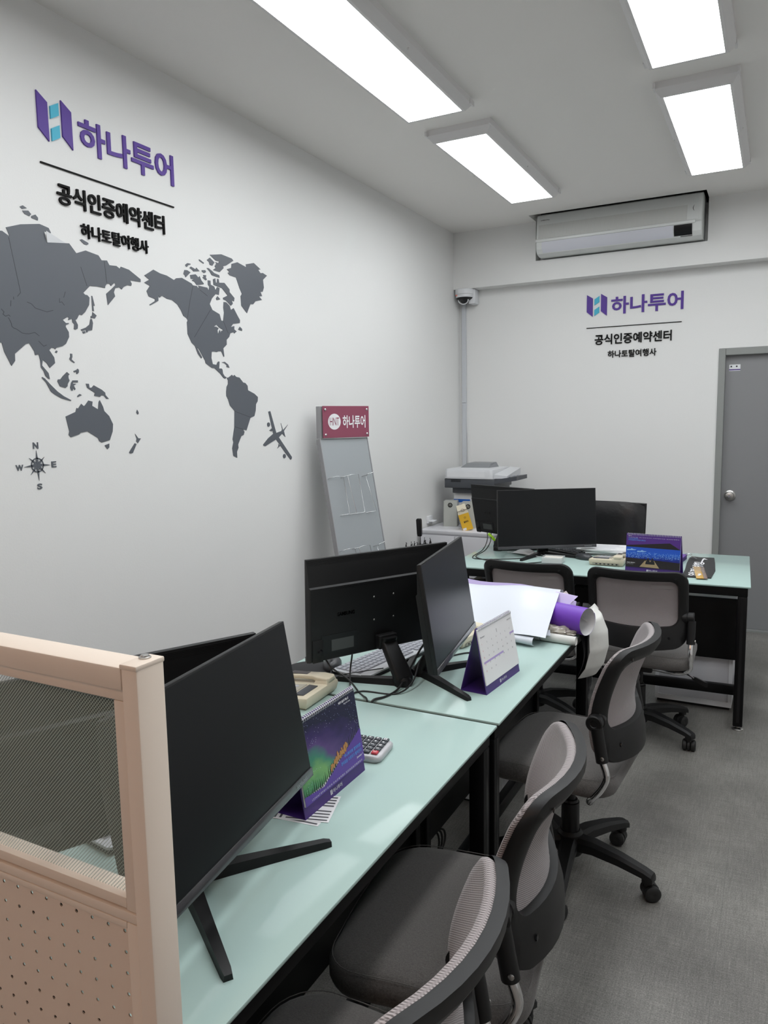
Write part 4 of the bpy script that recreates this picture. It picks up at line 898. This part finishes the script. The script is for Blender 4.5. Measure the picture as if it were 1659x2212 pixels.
cable('black cable hanging in a loop from the far desk monitor', [(.66, 4.66, .86), (.70, 4.57, .79), (.75, 4.35, Zc+.02), (.74, 4.20, Zc), (.80, 4.14, Zc), (.95, 4.20, Zc), (1.05, 4.28, Zc), (1.10, 4.40, Zc)])
cable('second black cable hanging from the far desk monitor', [(.70, 4.64, .86), (.74, 4.52, .79), (.77, 4.34, Zc+.02), (.76, 4.20, Zc+.003), (.86, 4.12, Zc), (1.00, 4.06, Zc), (1.10, 4.12, Zc), (1.18, 4.20, Zc)])
coil = MB()
for k in range(3): coil.tube([(1.33+.006*k+.02*math.cos(a)*(.5+k*.3), 2.25+.045*math.cos(a), .075+.055*math.sin(a+.2*k)+.004*k) for a in [2*PI*i/16 for i in range(17)]], .004, 8)
tag(obj('cable_coil', coil, M_cable, None, 60), 'coiled black cable on the floor under the middle desk', 'cable')

# ------------------------------------------------------------------ rolls and sheets on the middle desk
def wedge(label):
    t = thing('folded_sheet', label, 'vinyl sheet', (0, 0, 0))
    def f(u, v):          # u along the width, v around the fold
        x = 1.14+.455*u+.035*v*(1-u)+.040*u*(1-v)
        pr = [(2.610, .772), (2.66, .800), (2.74, .842), (2.82, .877), (2.86, .886), (2.90, .872), (2.96, .83), (3.02, .785)]
        k = v*(len(pr)-1); i = min(int(k), len(pr)-2); f_ = k-i
        y, z = [pr[i][j]*(1-f_)+pr[i+1][j]*f_ for j in (0, 1)]
        return (x, y+.03*(u-.5)-.035*u*u*(1-v)+.05*u*v, z+.004*math.sin(9*u+3*v)+.008*u*v)
    obj('white_face', MB().grid(f, 16, 21, .0012), M_sheet, t, 60)
    def g(u, v):
        x = 1.16+.43*u; a = PI*(v-.5)
        return (x, 2.628-.022*math.cos(a)-.03*u*u, .7565+.014*math.sin(a)+.002*math.sin(11*u))
    obj('folded_edge', MB().grid(g, 14, 8, .001), M_sheet, t, 60)
    def h_(u, v): return (1.20+.44*u-.05*v, 2.66-.02*u+.16*v, .772+.006*math.sin(6*u)+.02*v)
    obj('inner_layer', MB().grid(h_, 10, 6, .001), M_sheet, t, 60)
    return t
wedge('big glossy white vinyl sheet folded on the middle desk')
def tr_sheet():
    m = mat('lilac_film', (.50, .42, .68), .25, coat=.3); return m
t = thing('poster_bag', 'translucent lilac poster film sticking out behind the white sheet', 'poster', (0, 0, 0))
def f(u, v):
    x = 1.10+.56*u; return (x, 2.93-.02*u+.07*v-.03*u*v, .775+.115*v*(1-.18*u)-.012*math.sin(7*u)+(-.03*u*u*v))
obj('film', MB().grid(f, 12, 6, .001), tr_sheet(), t, 60)
obj('printed_roll', MB().cyl((1.56, 2.86, .80), (1.645, 2.90, .862), .022, .026, 16), mat('pale_photo_print', (.52, .46, .47), .4), t)
obj('corner_flap', MB().add([(1.60, 2.86, .885), (1.69, 2.84, .878), (1.62, 2.78, .80), (1.60, 2.862, .886), (1.69, 2.842, .879), (1.62, 2.782, .801)], [(0, 1, 2), (5, 4, 3), (0, 3, 4, 1), (1, 4, 5, 2), (2, 5, 3, 0)]), tr_sheet(), t, 0)
# purple roll
t = thing('paper_roll', 'large purple paper roll with white inside, its open end over the desk edge', 'paper roll', (0, 0, 0))
a0, a1 = V(1.748, 2.752, .807), V(1.44, 2.865, .807); dd = (a1-a0).normalized(); s1 = dd.cross(V(0, 0, 1)).normalized(); s2 = s1.cross(dd)
def ro(r):
    return lambda u, v: a0+(a1-a0)*v+(s1*math.cos(2.15*PI*u)+s2*math.sin(2.15*PI*u))*(r+.004*u)
obj('purple_side', MB().grid(ro(.050), 44, 2), mat('violet_paper', (.16, .045, .46), .4), t, 60)
obj('white_inside', MB().grid(ro(.0492), 44, 2), M_paper, t, 60)
# crumpled bag
t = thing('plastic_bag', 'crumpled clear plastic bag with beige contents under the white sheet', 'bag', (1.625, 2.722, DT))
bm = bmesh.new(); bmesh.ops.create_icosphere(bm, subdivisions=4, radius=1)
random.seed(11); from mathutils import noise
b = MB(); vs = []
for v in bm.verts:
    n = noise.noise(v.co*2.2)*.28+abs(noise.noise(v.co*6))*.30-.08
    vs.append(V(v.co.x*.085*(1+n), v.co.y*.036*(1+n), max(.016, .032+v.co.z*.020*(1+n*1.5))))
b.add(vs, [[v.index for v in f.verts] for f in bm.faces]); bm.free()
obj('bag_film', b, mat('beige_bag_film', (.36, .33, .28), .18, coat=.6), t, 60)
# white long roll
t = thing('paper_roll', 'long thin white paper roll at the front of the pile on the middle desk', 'paper roll', (0, 0, 0))
r0, r1 = V(1.726, 2.672, DT+.0165), V(1.20, 2.722, DT+.0165)
obj('rolled_paper', MB().cyl(r0, r1, .016, .016, 24, caps=False).cyl(r0, r1, .0145, .0145, 24, caps=False).cyl(r0+(r1-r0)*.003, r0+(r1-r0)*.004, .0150, .0150, 24), M_newsp, t, 60)
for k in (.25, .47): obj('roll_band', MB().cyl(r0+(r1-r0)*k, r0+(r1-r0)*(k+.004), .0165, .0165, 24, caps=False), M_grey_pl, t, 60)
objt('printed_mark', MB().text('안내', r0+(r1-r0)*.40+V(0, -.0108, .0122), (1, 0, 0), (0, .7, .7), height=.008), mat('faded_ink', (.2, .2, .2), .6), t)
# draped sheet
t = thing('draped_sheet', 'white sheet bulging over the end of the middle desk and hanging down', 'sheet', (0, 0, 0))
PR = [(1.42, .7385), (1.56, .741), (1.64, .752), (1.70, .785), (1.740, .808), (1.775, .790), (1.795, .735), (1.798, .67), (1.780, .60), (1.752, .555)]
def dr_(u, v, o=0):
    k = v*(len(PR)-1); i = min(int(k), len(PR)-2); f_ = k-i
    x, z = [PR[i][j]*(1-f_)+PR[i+1][j]*f_ for j in (0, 1)]
    q_ = max(0, min(1, (v-.35)*3))
    return (x-.018+q_*(-.062+.072*math.sin(PI*min(1, .12+u*.95))), 2.80+.25*u+.05*v*u+.03*v*v-o, z-.02*u*v)
obj('sheet', MB().grid(dr_, 20, 54, .0012), M_newsp, t, 60)
obj('clear_edge', MB().grid(lambda u, v: (1.752-.06*u-.015*v, 2.835+.26*u, .555-.075*v*(1-.5*u)), 6, 4, .001), mat('grey_film', (.22, .22, .24), .2, alpha=.55), t, 60)
obj('shade_gap_sheet', MB().grid(lambda u, v: (1.705+.030*math.sin(PI*v)-.015*v, 2.79+.05*u*(1-v), .765-.22*v), 4, 14, .001), M_blacks, t, 60)  # dark sheet stands in for the shadowed gap under the drape

# ------------------------------------------------------------------ things on the far desk
def flat(name, label, cat, poly, z0, z1, m, grp=None):
    o = obj(name, MB().prism(poly, z0, z1), m, None, 0); return tag(o, label, cat, grp)
random.seed(2)
pp = [('lowest loose printout sheet of the stack on the far desk', .0), ('second printout sheet of the stack on the far desk', .2), ('third slightly turned printout sheet of the stack on the far desk', -.12), ('topmost printout sheet with visible writing on the far desk', .06)]
for k, (lb, a) in enumerate(pp):
    p = thing('printout', lb, 'paper', (1.395+.02*k, 4.66-.012*k, DT+.010*k), a+D(2), 'printouts on the far desk')
    s = obj('sheet', MB().box(-.15, .13, -.10, .10, 0, .0096, .001), M_paper, p, 0)
    tx = MB()
    for j in range(7): tx.box(-.13, .02+.08*random.random(), -.085+.024*j, -.080+.024*j, .0096, .0098)
    objt('handwriting', tx, mat('pale_ink', (.42, .42, .50), .6), s)
flat('loose_paper', 'crumpled white note between the phone and the aquarium calendar', 'paper', [(1.54, 4.46), (1.66, 4.44), (1.70, 4.60), (1.56, 4.64)], DT, DT+.012, M_paper)
t = thing('card_box', 'clear plastic box of white cards behind the left far chair', 'box', (1.228, 4.215, DT), D(3))
obj('box_shell', MB().box(-.058, .058, -.045, .045, 0, .003).box(-.058, -.056, -.045, .045, .003, .036).box(.056, .058, -.045, .045, .003, .036).box(-.056, .056, -.045, -.043, .003, .036).box(-.056, .056, .043, .045, .003, .036), mat('clear_plastic', (.75, .78, .80), .1, alpha=.35), t, 0)
for k in range(5): obj('card', MB().box(-.052, .052, -.040, .040, .004+.0055*k, .0090+.0055*k, .0004), mat('cream_card', (.68, .66, .60), .6), t, 0)
# face mask
t = thing('face_mask', 'white disposable face mask lying in front of the wide monitor', 'mask', (1.01, 4.40, DT), D(-20))
def fm(u, v): return ((u-.5)*.175, (v-.5)*.095*(1-.25*abs(u-.5)*2), .006+.030*math.cos((u-.5)*PI)*math.cos((v-.5)*PI*.9)+.0012*math.sin(v*22))
obj('mask_fabric', MB().grid(fm, 14, 16, .0012), mat('white_mask_fabric', (.76, .76, .76), .8), t, 60)
for s in (-1, 1): obj('ear_loop', MB().tube([(s*.083, .030, .008), (s*.125, .02, .004), (s*.13, -.02, .004), (s*.083, -.030, .008)], .0013, 6), M_paper, t)
# purple box, pouch, ruler, keys
t = thing('purple_box', 'flat purple box behind the aquarium calendar', 'box', (0, 0, 0))
obj('box_body', MB().prism([(1.72, 4.39), (1.885, 4.375), (1.905, 4.615), (1.74, 4.63)], DT, DT+.018), M_purple_b, t, 0)
obj('box_lid', MB().prism([(1.718, 4.388), (1.887, 4.373), (1.907, 4.617), (1.738, 4.632)], DT+.0182, DT+.028), mat('violet_card', (.13, .04, .33), .4), t, 0)
t = thing('cloth_pouch', 'flat black pouch with white lettering right of the aquarium calendar', 'pouch', (0, 0, 0))
obj('pouch_cloth', MB().prism([(1.935, 4.068), (2.00, 4.076), (2.074, 4.085), (2.079, 4.30), (2.062, 4.52), (2.047, 4.678), (1.98, 4.668), (1.918, 4.641), (1.921, 4.45), (1.932, 4.26)], DT, DT+.006), mat('black_pouch_cloth', (.022, .022, .024), .6), t, 0)
objt('white_lettering', MB().text('안전여행', (2.012, 4.10, DT+.0062), (0, 1, 0), (-1, 0, 0), width=.40, height=.055, bold=.03).prism([(1.99, 4.46), (1.998, 4.46), (1.998, 4.60), (2.018, 4.60), (1.995, 4.64), (1.99, 4.61)], DT+.0060, DT+.0062), M_white_ink, t)
t = thing('plastic_ruler', 'yellow transparent ruler card lying on the black pouch', 'ruler', (0, 0, 0))
MR = frame((2.010, 4.035, DT+.0064), (.050, .020, 0), (-.040, .31, 0)); MR = Matrix.Translation((2.008, 4.035, DT+.0064)) @ Matrix.Rotation(D(8), 4, 'Z')
obj('ruler_blade', MB().box(0, .036, 0, .31, 0, .003, .0006, MR), mat('amber_plastic', (.62, .36, .07), .2, coat=.4), t)
obj('ruler_edge', MB().box(.0362, .054, 0, .31, 0, .0025, .0006, MR), mat('brown_clear_plastic', (.20, .14, .12), .2), t)
objt('white_arrow', MB().prism([(.008, .07), (.018, .06), (.026, .09), (.030, .085), (.028, .12), (.012, .11), (.018, .10)], .0030, .0032, MR), M_white_ink, t)
t = thing('key_bunch', 'small bunch of keys on a steel ring beside the black pouch', 'keys', (1.915, 4.60, DT+.008), 0)
obj('key_ring', MB().tube([(.018*math.cos(a), .03*math.sin(a), .022) for a in [2*PI*i/20 for i in range(21)]], .0013, 6), M_chrome, t)
for k, a in enumerate((-.5, .1)):
    MK = Matrix.Translation((.015, -.01, .008+.004*k)) @ Matrix.Rotation(a-.4, 4, 'Z')
    obj('key', MB().lathe((.012, 0, 0), (0, 0, 1), [(0, .011), (.002, .011)], 16, M=MK).box(.02, .055, -.004, .004, 0, .002, M=MK), M_steel, t, 0)
# pen cup and highlighter
t = thing('pen_cup', 'short dark pen cup at the left end of the far desk', 'pen holder', (.768, 4.585, DT))
obj('cup', MB().lathe((0, 0, 0), (0, 0, 1), [(0, .028), (.045, .030), (.045, .0275), (.004, .026)], 24), M_grey_pl, t, 40)
hl = thing('highlighter_pen', 'lime green highlighter leaning out of the dark pen cup', 'pen', (.768, 4.585, DT))
obj('pen_body', MB().cyl((.014, .0, .010), (-.030, -.018, .062), .0085, .0095, 16), mat('lime_plastic', (.42, .80, .03), .35), hl)
obj('pen_cap', MB().cyl((-.0305, -.0183, .0625), (-.056, -.028, .092), .0105, .0085, 16), mat('lime_cap', (.50, .85, .06), .3), hl)
pn = thing('ballpoint_pen', 'white pen standing in the dark pen cup', 'pen', (.768, 4.585, DT))
obj('pen_body', MB().cyl((-.006, .01, .008), (.012, .0, .080), .005, .005, 12), M_white, pn)
obj('pen_tip', MB().cyl((.0122, -.0001, .0805), (.0145, -.0005, .090), .004, .002, 12), M_steel, pn)
# white binder on the shelf of the far desk
t = thing('binder', 'white binder with a beige label on the shelf under the far desk', 'binder', (0, 0, 0))
obj('cover', MB().box(.80, .955, 4.19, 4.40, .611, .665, .003), mat('binder_white', (.62, .62, .64), .4), t)
obj('label', MB().box(.915, .945, 4.1885, 4.1899, .617, .659), mat('binder_label', (.42, .36, .24), .6), t, 0)

# ------------------------------------------------------------------ drawer cabinets under the desks
def pedestal(label, x0, x1, y0, y1, h):
    t = thing('drawer_cabinet', label, 'cabinet', (0, 0, 0), 0, 'white drawer cabinets under the desks')
    obj('cabinet_body', MB().box(x0, x1, y0, y1, .018, h, .003), M_lam, t)
    obj('back_rim', MB().box(x0, x0+.018, y0-.008, y0, .018, h).box(x1-.018, x1, y0-.008, y0, .018, h).box(x0+.018, x1-.018, y0-.008, y0, .018, .045).box(x0+.018, x1-.018, y0-.008, y0, h-.02, h), M_white, t, 0)
    obj('plinth', MB().box(x0+.01, x1-.01, y0+.01, y1-.01, 0, .0175), M_black, t, 0)
    for k in range(3):
        z0 = .03+k*(h-.04)/3
        d_ = obj('drawer_front', MB().box(x0+.004, x1-.004, y1+.0005, y1+.018, z0, z0+(h-.04)/3-.006, .002), M_white, t)
        obj('drawer_handle', MB().box((x0+x1)/2-.05, (x0+x1)/2+.05, y1+.018, y1+.026, z0+.10, z0+.112, .002), M_steel, d_)
pedestal('white drawer cabinet under the far desk at its right leg', 1.80, 2.185, 4.232, 4.66, .565)
pedestal('white drawer cabinet under the middle desk', 1.03, 1.43, 2.73, 3.02, .565)

# ------------------------------------------------------------------ executive chair behind the far desk
t = thing('executive_chair', 'black leather high-back chair behind the far desk', 'chair', (1.32, 5.14, 0), D(-4))
def lb(u, v): 
    x = (u-.5)*.50; k = 1-(abs(u-.5)*2)**6
    return (x, -.03-.035*k*(.6+.4*math.sin(PI*v))-.008*math.sin(v*9)*k+.05*v, .52+.47*v-.018*(abs(u-.5)*2)**8*(v > .9))
obj('back_cushion', MB().grid(lb, 20, 24, .06), M_leather, t, 60)
obj('back_shell', MB().loft([[V(x, y, z) for x, y in ((-.255, .020+o), (.255, .020+o), (.262, .05+o), (.2, .075+o), (-.2, .075+o), (-.262, .05+o))] for z, o in ((.50, -.005), (.75, .02), (.97, .045), (.985, .045))]), M_black, t, 50)
sm = MB().tube([lb(i/16, .43) for i in range(17)], .004, 6)
obj('cushion_seam', sm, M_blacks, t)
obj('seat_cushion', MB().loft([[V(x, y, z) for x, y in rrect(-.26+g, .26-g, -.50+g, .0-g, .07, 5)] for z, g in ((.42, .02), (.44, 0), (.50, 0), (.52, .02), (.525, .06))]), M_leather, t, 50)
for s in (-1, 1):
    obj('armrest', MB().tube([(s*.28, -.02, .48), (s*.31, -.03, .58), (s*.31, -.08, .66), (s*.31, -.30, .67), (s*.30, -.36, .60), (s*.27, -.34, .46)], .018, 10), M_black, t)
obj('gas_column', MB().cyl((0, -.25, .08), (0, -.25, .42), .028), M_blacks, t)
for k in range(5):
    a = 2*PI*k/5+.3; R_ = Matrix.Translation((0, -.25, 0)) @ Matrix.Rotation(a, 4, 'Z')
    ar = obj('base_arm', MB().loft([[V(r_, -w_, z-.02), V(r_, w_, z-.02), V(r_, w_*.7, z+.02), V(r_, -w_*.7, z+.02)] for r_, w_, z in ((.02, .03, .10), (.15, .024, .095), (.30, .018, .078))], M=R_), M_black, t)
    obj('caster', MB().lathe((.29, -.02, .028), (0, 1, 0), [(0, .026), (.04, .026)], 16, M=R_), M_rubber, ar)

# ------------------------------------------------------------------ corner cabinet with printer, speakers and box
t = thing('side_cabinet', 'low white laminate cabinet in the far left corner', 'cabinet', (0, 0, 0))
obj('cabinet_body', MB().box(.0, .565, 5.04, 5.86, .0, .725, .002), M_lam, t)
obj('cabinet_top', MB().box(-.008, .575, 5.03, 5.87, .7255, .75, .002), M_lam, t)
for x in (.003, .285): 
    d_ = obj('cabinet_door', MB().box(x, x+.277, 5.024, 5.0395, .03, .715, .002), M_lam, t)
    obj('door_handle', MB().box(x+(.25 if x < .1 else .015), x+(.262 if x < .1 else .027), 5.012, 5.0235, .40, .50, .002), M_steel, d_)
t = thing('paper_carton', 'white paper carton with a blue stripe carrying the printer', 'box', (0, 0, 0))
obj('carton', MB().box(.125, .475, 5.40, 5.72, .75, 1.000, .004), M_paper, t)
obj('blue_stripe', MB().box(.1245, .26, 5.3985, 5.3998, .925, .95), mat('blue_print', (.01, .13, .55), .5), t, 0)
ln = MB()
for k in range(5): ln.box(.28, .44-.006*k, 5.3985, 5.3998, .935+.009*k, .9375+.009*k)
obj('wave_lines', ln, mat('grey_line_print', (.30, .32, .35), .5), t, 0)
t = thing('printer', 'grey and white laser printer on the paper carton in the corner', 'printer', (.285, 5.53, 1.0), D(0))
obj('printer_base', MB().box(-.155, .19, -.17, .18, 0, .042, .004), M_grey_pl, t)
obj('printer_body', MB().box(-.205, .20, -.21, .20, .0425, .115, .006), M_grey_pl, t)
vt = MB()
for k in range(4): vt.box(-.15, -.07, -.2112, -.2102, .090+.005*k, .0925+.005*k)
obj('vent_slots', vt, M_blacks, t, 0)
obj('scanner_lid', MB().loft([[V(x, y, z) for x, y in rrect(-.205+g, .19-g, -.215+g, .20-g, .03, 5)] for z, g in ((.1155, 0), (.165, 0), (.185, .006), (.190, .02))]), mat('printer_white', (.60, .61, .63), .4), t, 30)
obj('lid_panel', MB().box(-.18, .13, -.2165, -.2155, .127, .172, .0004), M_white, t, 0)
obj('feeder_tray', MB().loft([[V(-.13, -.06, .1905), V(.10, -.06, .1905), V(.12, .12, .1905), V(-.10, .12, .1905)], [V(-.10, 0, .222), V(.10, 0, .222), V(.10, .12, .226), V(-.08, .12, .226)]]), mat('tray_grey', (.22, .23, .24), .45), t, 0)
obj('scanner_side', MB().loft([[V(.191, -.20, .118), V(.191, .19, .118), V(.191, .19, .186), V(.191, -.20, .150)], [V(.275, -.14, .118), V(.275, .19, .118), V(.275, .19, .180), V(.275, -.14, .135)]]), mat('printer_white', (.6, .6, .6)), t, 0)
cp = obj('control_panel', MB().loft([[V(.20, -.21, .080), V(.20, .10, .080), V(.20, .10, .112), V(.20, -.21, .112)], [V(.355, -.16, .105), V(.355, .10, .105), V(.355, .10, .135), V(.355, -.16, .135)]]), M_grey_pl, t, 0)
for k in range(6): obj('panel_button', MB().box(.24+.018*k, .252+.018*k, -.10+.02*(k % 2), -.085+.02*(k % 2), .122+.003*k, .128+.003*k, .001), M_keys, cp, 0)
def speaker(label, x, y, rz):
    t = thing('desktop_speaker', label, 'speaker', (x, y, .75), rz, 'pale grey speakers in the corner')
    obj('speaker_box', MB().loft([[V(x_, y_, z) for x_, y_ in rrect(-.055+g, .055-g, -.05, .05, .008, 4)] for z, g in ((0, .002), (.004, 0), (.19, .003), (.196, .006))]), mat('speaker_grey', (.42, .43, .40), .5), t, 30)
    tw = obj('tweeter', MB().lathe((0, -.050, .165), (0, -1, 0), [(0, .018), (.002, .018), (.002, .014), (-.002, .012), (-.004, .006), (.001, .004)], 24), M_black, t)
    obj('tweeter_bar', MB().box(-.012, .012, -.053, -.0505, .1635, .1665), M_steel, tw, 0)
    obj('brand_badge', MB().box(-.002, .012, -.0512, -.0502, .035, .042, .0004), M_steel, t, 0)
speaker('left pale grey desktop speaker on the corner cabinet', .135, 5.32, D(14))
speaker('right pale grey desktop speaker behind the yellow carton', .30, 5.27, D(14))
t = thing('drink_carton', 'small yellow carton leaning against the right speaker', 'carton', (.345, 5.150, .753), D(24)); t.scale = (1.3, 1.3, 1.3)
TC = Matrix.Rotation(D(-17), 4, 'Y')
obj('carton_body', MB().box(-.033, .027, -.022, .022, 0, .098, .001, TC), mat('yellow_carton', (.72, .42, .03), .45), t, 0)
obj('carton_top', MB().loft([[V(-.033, -.022, .0985), V(.027, -.022, .0985), V(.027, .022, .0985), V(-.033, .022, .0985)], [V(-.030, -.018, .118), V(.024, -.018, .118), V(.024, .018, .118), V(-.030, .018, .118)], [V(-.028, -.003, .150), V(.022, -.003, .150), V(.022, .003, .150), V(-.028, .003, .150)]], M=TC), mat('cream_carton', (.66, .60, .46), .5), t, 0)
obj('string_bow', MB().tube([TC @ V(-.034, -.023, .118), TC @ V(0, -.025, .120), TC @ V(.028, -.023, .118)], .0012, 6).tube([TC @ V(0, -.026, .120)+V(.010*math.cos(a), -.002, .007*math.sin(a)) for a in [2*PI*i/10 for i in range(11)]], .001, 5), mat('brown_string', (.06, .03, .02), .6), t)
objt('carton_print', MB().text('꿀박이', TC @ V(-.014, -.0225, .045), TC.to_3x3() @ V(1, 0, 0), TC.to_3x3() @ V(0, 0, 1), width=.026, height=.012, bold=.03).text('O', TC @ V(-.006, -.0225, .070), TC.to_3x3() @ V(1, 0, 0), TC.to_3x3() @ V(0, 0, 1), height=.011), M_black_ink, t)
objt('barcode_label', MB().box(-.030, -.010, -.0226, -.0222, .006, .018, M=TC), M_paper, t)
t = thing('magazine', 'colourful magazine standing right of the speakers', 'magazine', (.415, 5.33, .75), D(-50))
obj('cover', MB().box(-.005, .010, -.09, .09, 0, .235, .001), mat('magazine_cover', (.50, .40, .38), .4), t, 0)
cvr = MB(); cv2 = MB()
for k in range(7): (cvr if k % 2 else cv2).box(-.0056, -.0050, -.085+.02*(k % 3), .02+.02*(k % 4), .02+.030*k, .040+.030*k)
objt('cover_print', cvr, mat('pink_print', (.50, .08, .16), .4), t); objt('cover_stripes', cv2, mat('orange_print', (.60, .22, .04), .4), t)
o = obj('wall_outlet', MB().box(-.02, -.006, 5.20, 5.29, .775, .83, .002).box(-.0058, .035, 5.21, 5.28, .788, .796, .002), M_white, None)
tag(o, 'small white outlet box low on the left wall beside the speakers', 'outlet')

# ------------------------------------------------------------------ umbrellas
t = thing('umbrella_stand', 'dark umbrella stand at the left wall, hidden behind the monitors', 'umbrella stand', (.13, 4.80, 0))
obj('stand_tub', MB().lathe((0, 0, 0), (0, 0, 1), [(0, .10), (.30, .115), (.30, .108), (.01, .095)], 28), M_grey_pl, t)
obj('stand_rim', MB().lathe((0, 0, .3005), (0, 0, 1), [(0, .108), (0, .118), (.008, .118), (.008, .108)], 28), M_alu_d, t)
def umbrella(label, dx, dy, tall, lean):
    t = thing('folded_umbrella', label, 'umbrella', (.13+dx, 4.80+dy, .0105), 0, 'black umbrellas in the stand')
    L = Matrix.Rotation(lean, 4, 'X')
    R = []
    for z, r_ in ((0, .006), (.04, .018), (.35, .036), (.58, .040), (.63, .043), (.66, .025)):
        R.append([L @ V((r_*(1+.28*(1 if i % 4 == 0 else 0)*(z > .3)))*math.cos(2*PI*i/32), (r_*(1+.28*(1 if i % 4 == 0 else 0)*(z > .3)))*math.sin(2*PI*i/32), z) for i in range(32)])
    obj('canopy', MB().loft(R), M_umb, t, 30)
    for k in range(6):
        a = 2*PI*k/6; c = V(.044*math.cos(a), .044*math.sin(a), .640)
        obj('rib_tip', MB().cyl(L @ (c-V(0, 0, .03)), L @ (c+V(.002*math.cos(a), .002*math.sin(a), .050)), .021, .0012, 8).lathe(L @ (c+V(0, 0, .052)), (0, 0, 1), [(0, .001), (.003, .003), (.007, .003), (.009, .001)], 8), M_umb, t)
    obj('shaft', MB().cyl(L @ V(0, 0, .6605), L @ V(0, 0, .74 if tall else .675), .007), M_chrome, t)
    if tall: obj('handle', MB().loft([[L @ V(x, y, z) for x, y in rrect(-w_, w_, -w_*.8, w_*.8, w_*.3, 4)] for z, w_ in ((.742, .014), (.76, .017), (.86, .018), (.868, .014))]), M_blacks, t, 40)
umbrella('black folded umbrella with a long dark handle standing by the left wall', 0, .02, True, .09)
umbrella('black folded umbrella left of the long-handled one, only its rib tips showing', -.03, -.115, False, .0)
umbrella('black folded umbrella right of the long-handled one, two rib tips showing', -.02, .12, False, .05)

# ------------------------------------------------------------------ brochure stand
BS0, BSY, BW = V(.215, 3.505, .0), D(69), .345
t = thing('brochure_stand', 'grey metal brochure stand with a crimson header leaning by the left wall', 'display stand', BS0, BSY)
# local: x along the width, y to the back, z up
ta = D(12.8); zp = .05
yb = lambda z: (z-.837)*math.tan(ta)
TP = frame((0, yb(zp), zp), (1, 0, 0), (0, math.sin(ta), math.cos(ta)))
Lp = (1.468-zp)/math.cos(ta)
obj('display_panel', MB().box(.004, BW-.004, 0, Lp, -.028, -.0005, .001, TP), M_alu, t, 0)
for x in (-.002, BW-.0035): obj('side_rail', MB().box(x, x+.0055, 0, Lp, -.034, .002, .001, TP), M_alu_d, t, 0)
ytop = yb(1.468)
obj('header_back', MB().box(0, BW, ytop-.004, ytop+.030, 1.470, 1.648, .001), M_alu_d, t, 0)
hd = obj('header_sign', MB().box(.012, BW+.002, ytop-.016, ytop-.0125, 1.472, 1.650, .0005), M_redhdr, t, 0)
for x in (.028, BW-.016):
    for z in (1.490, 1.630): obj('standoff_screw', MB().lathe((x, ytop-.005, z), (0, -1, 0), [(0, .005), (.012, .005), (.013, .0065), (.016, .0065), (.018, .003)], 14), M_chrome, hd)
ci = MB().lathe((.093, ytop-.0162, 1.562), (0, -1, 0), [(0, .0445), (.0005, .0445)], 36)
obj('round_badge', ci, M_white_ink, hd, 0)
objt('badge_lettering', MB().text('HNT', (.060, ytop-.0170, 1.541), (1, 0, 0), (0, 0, 1), width=.066, height=.044), M_redhdr, hd)
objt('header_lettering', MB().text('하나투어', (.152, ytop-.0162, 1.525), (1, 0, 0), (0, 0, 1), width=.168, height=.072, bold=.02), M_white_ink, hd)
def holder(pts, v):
    P = lambda a, b_, c_: TP @ V(a, v+b_, c_)
    obj('wire_holder', MB().tube([P(*q) for q in pts], .0021, 8, smooth=False), mat('bright_wire', (.55, .56, .57), .25, 1), t, 60)
for zz in (1.045, .645, .245):
    v = (zz-zp)/math.cos(ta); h_ = .205
    holder([(.012, h_, 0), (.012, h_+.002, .012), (.055, h_+.008, .026), (.102, h_+.004, .026), (.104, 0, .026), (.098, -.005, .026), (.055, -.006, 0)], v)
    holder([(.100, h_+.004, 0), (.132, h_+.006, .026), (.160, h_+.012, .028), (.212, h_+.010, .026), (.215, 0, .026), (.208, -.005, .026), (.165, -.006, 0)], v)
    holder([(.110, -.006, .0), (.146, -.005, .026), (.152, .002, .028), (.132, h_-.004, .027), (.134, h_+.005, .026)], v)
    holder([(.255, h_, 0), (.278, h_+.004, .026), (.262, h_-.01, .028), (.300, .0, .027), (.290, -.006, .026), (.245, -.006, 0)], v)
    holder([(.278, h_+.006, .026), (.325, h_+.016, .028)], v)
bs = MB().box(-.01, .012, -.25, .30, 0, .03, .003).box(BW-.012, BW+.01, -.25, .30, 0, .03, .003).box(.012, BW-.012, -.20, -.16, .0, .03, .003)
obj('stand_base', bs, M_alu_d, t)
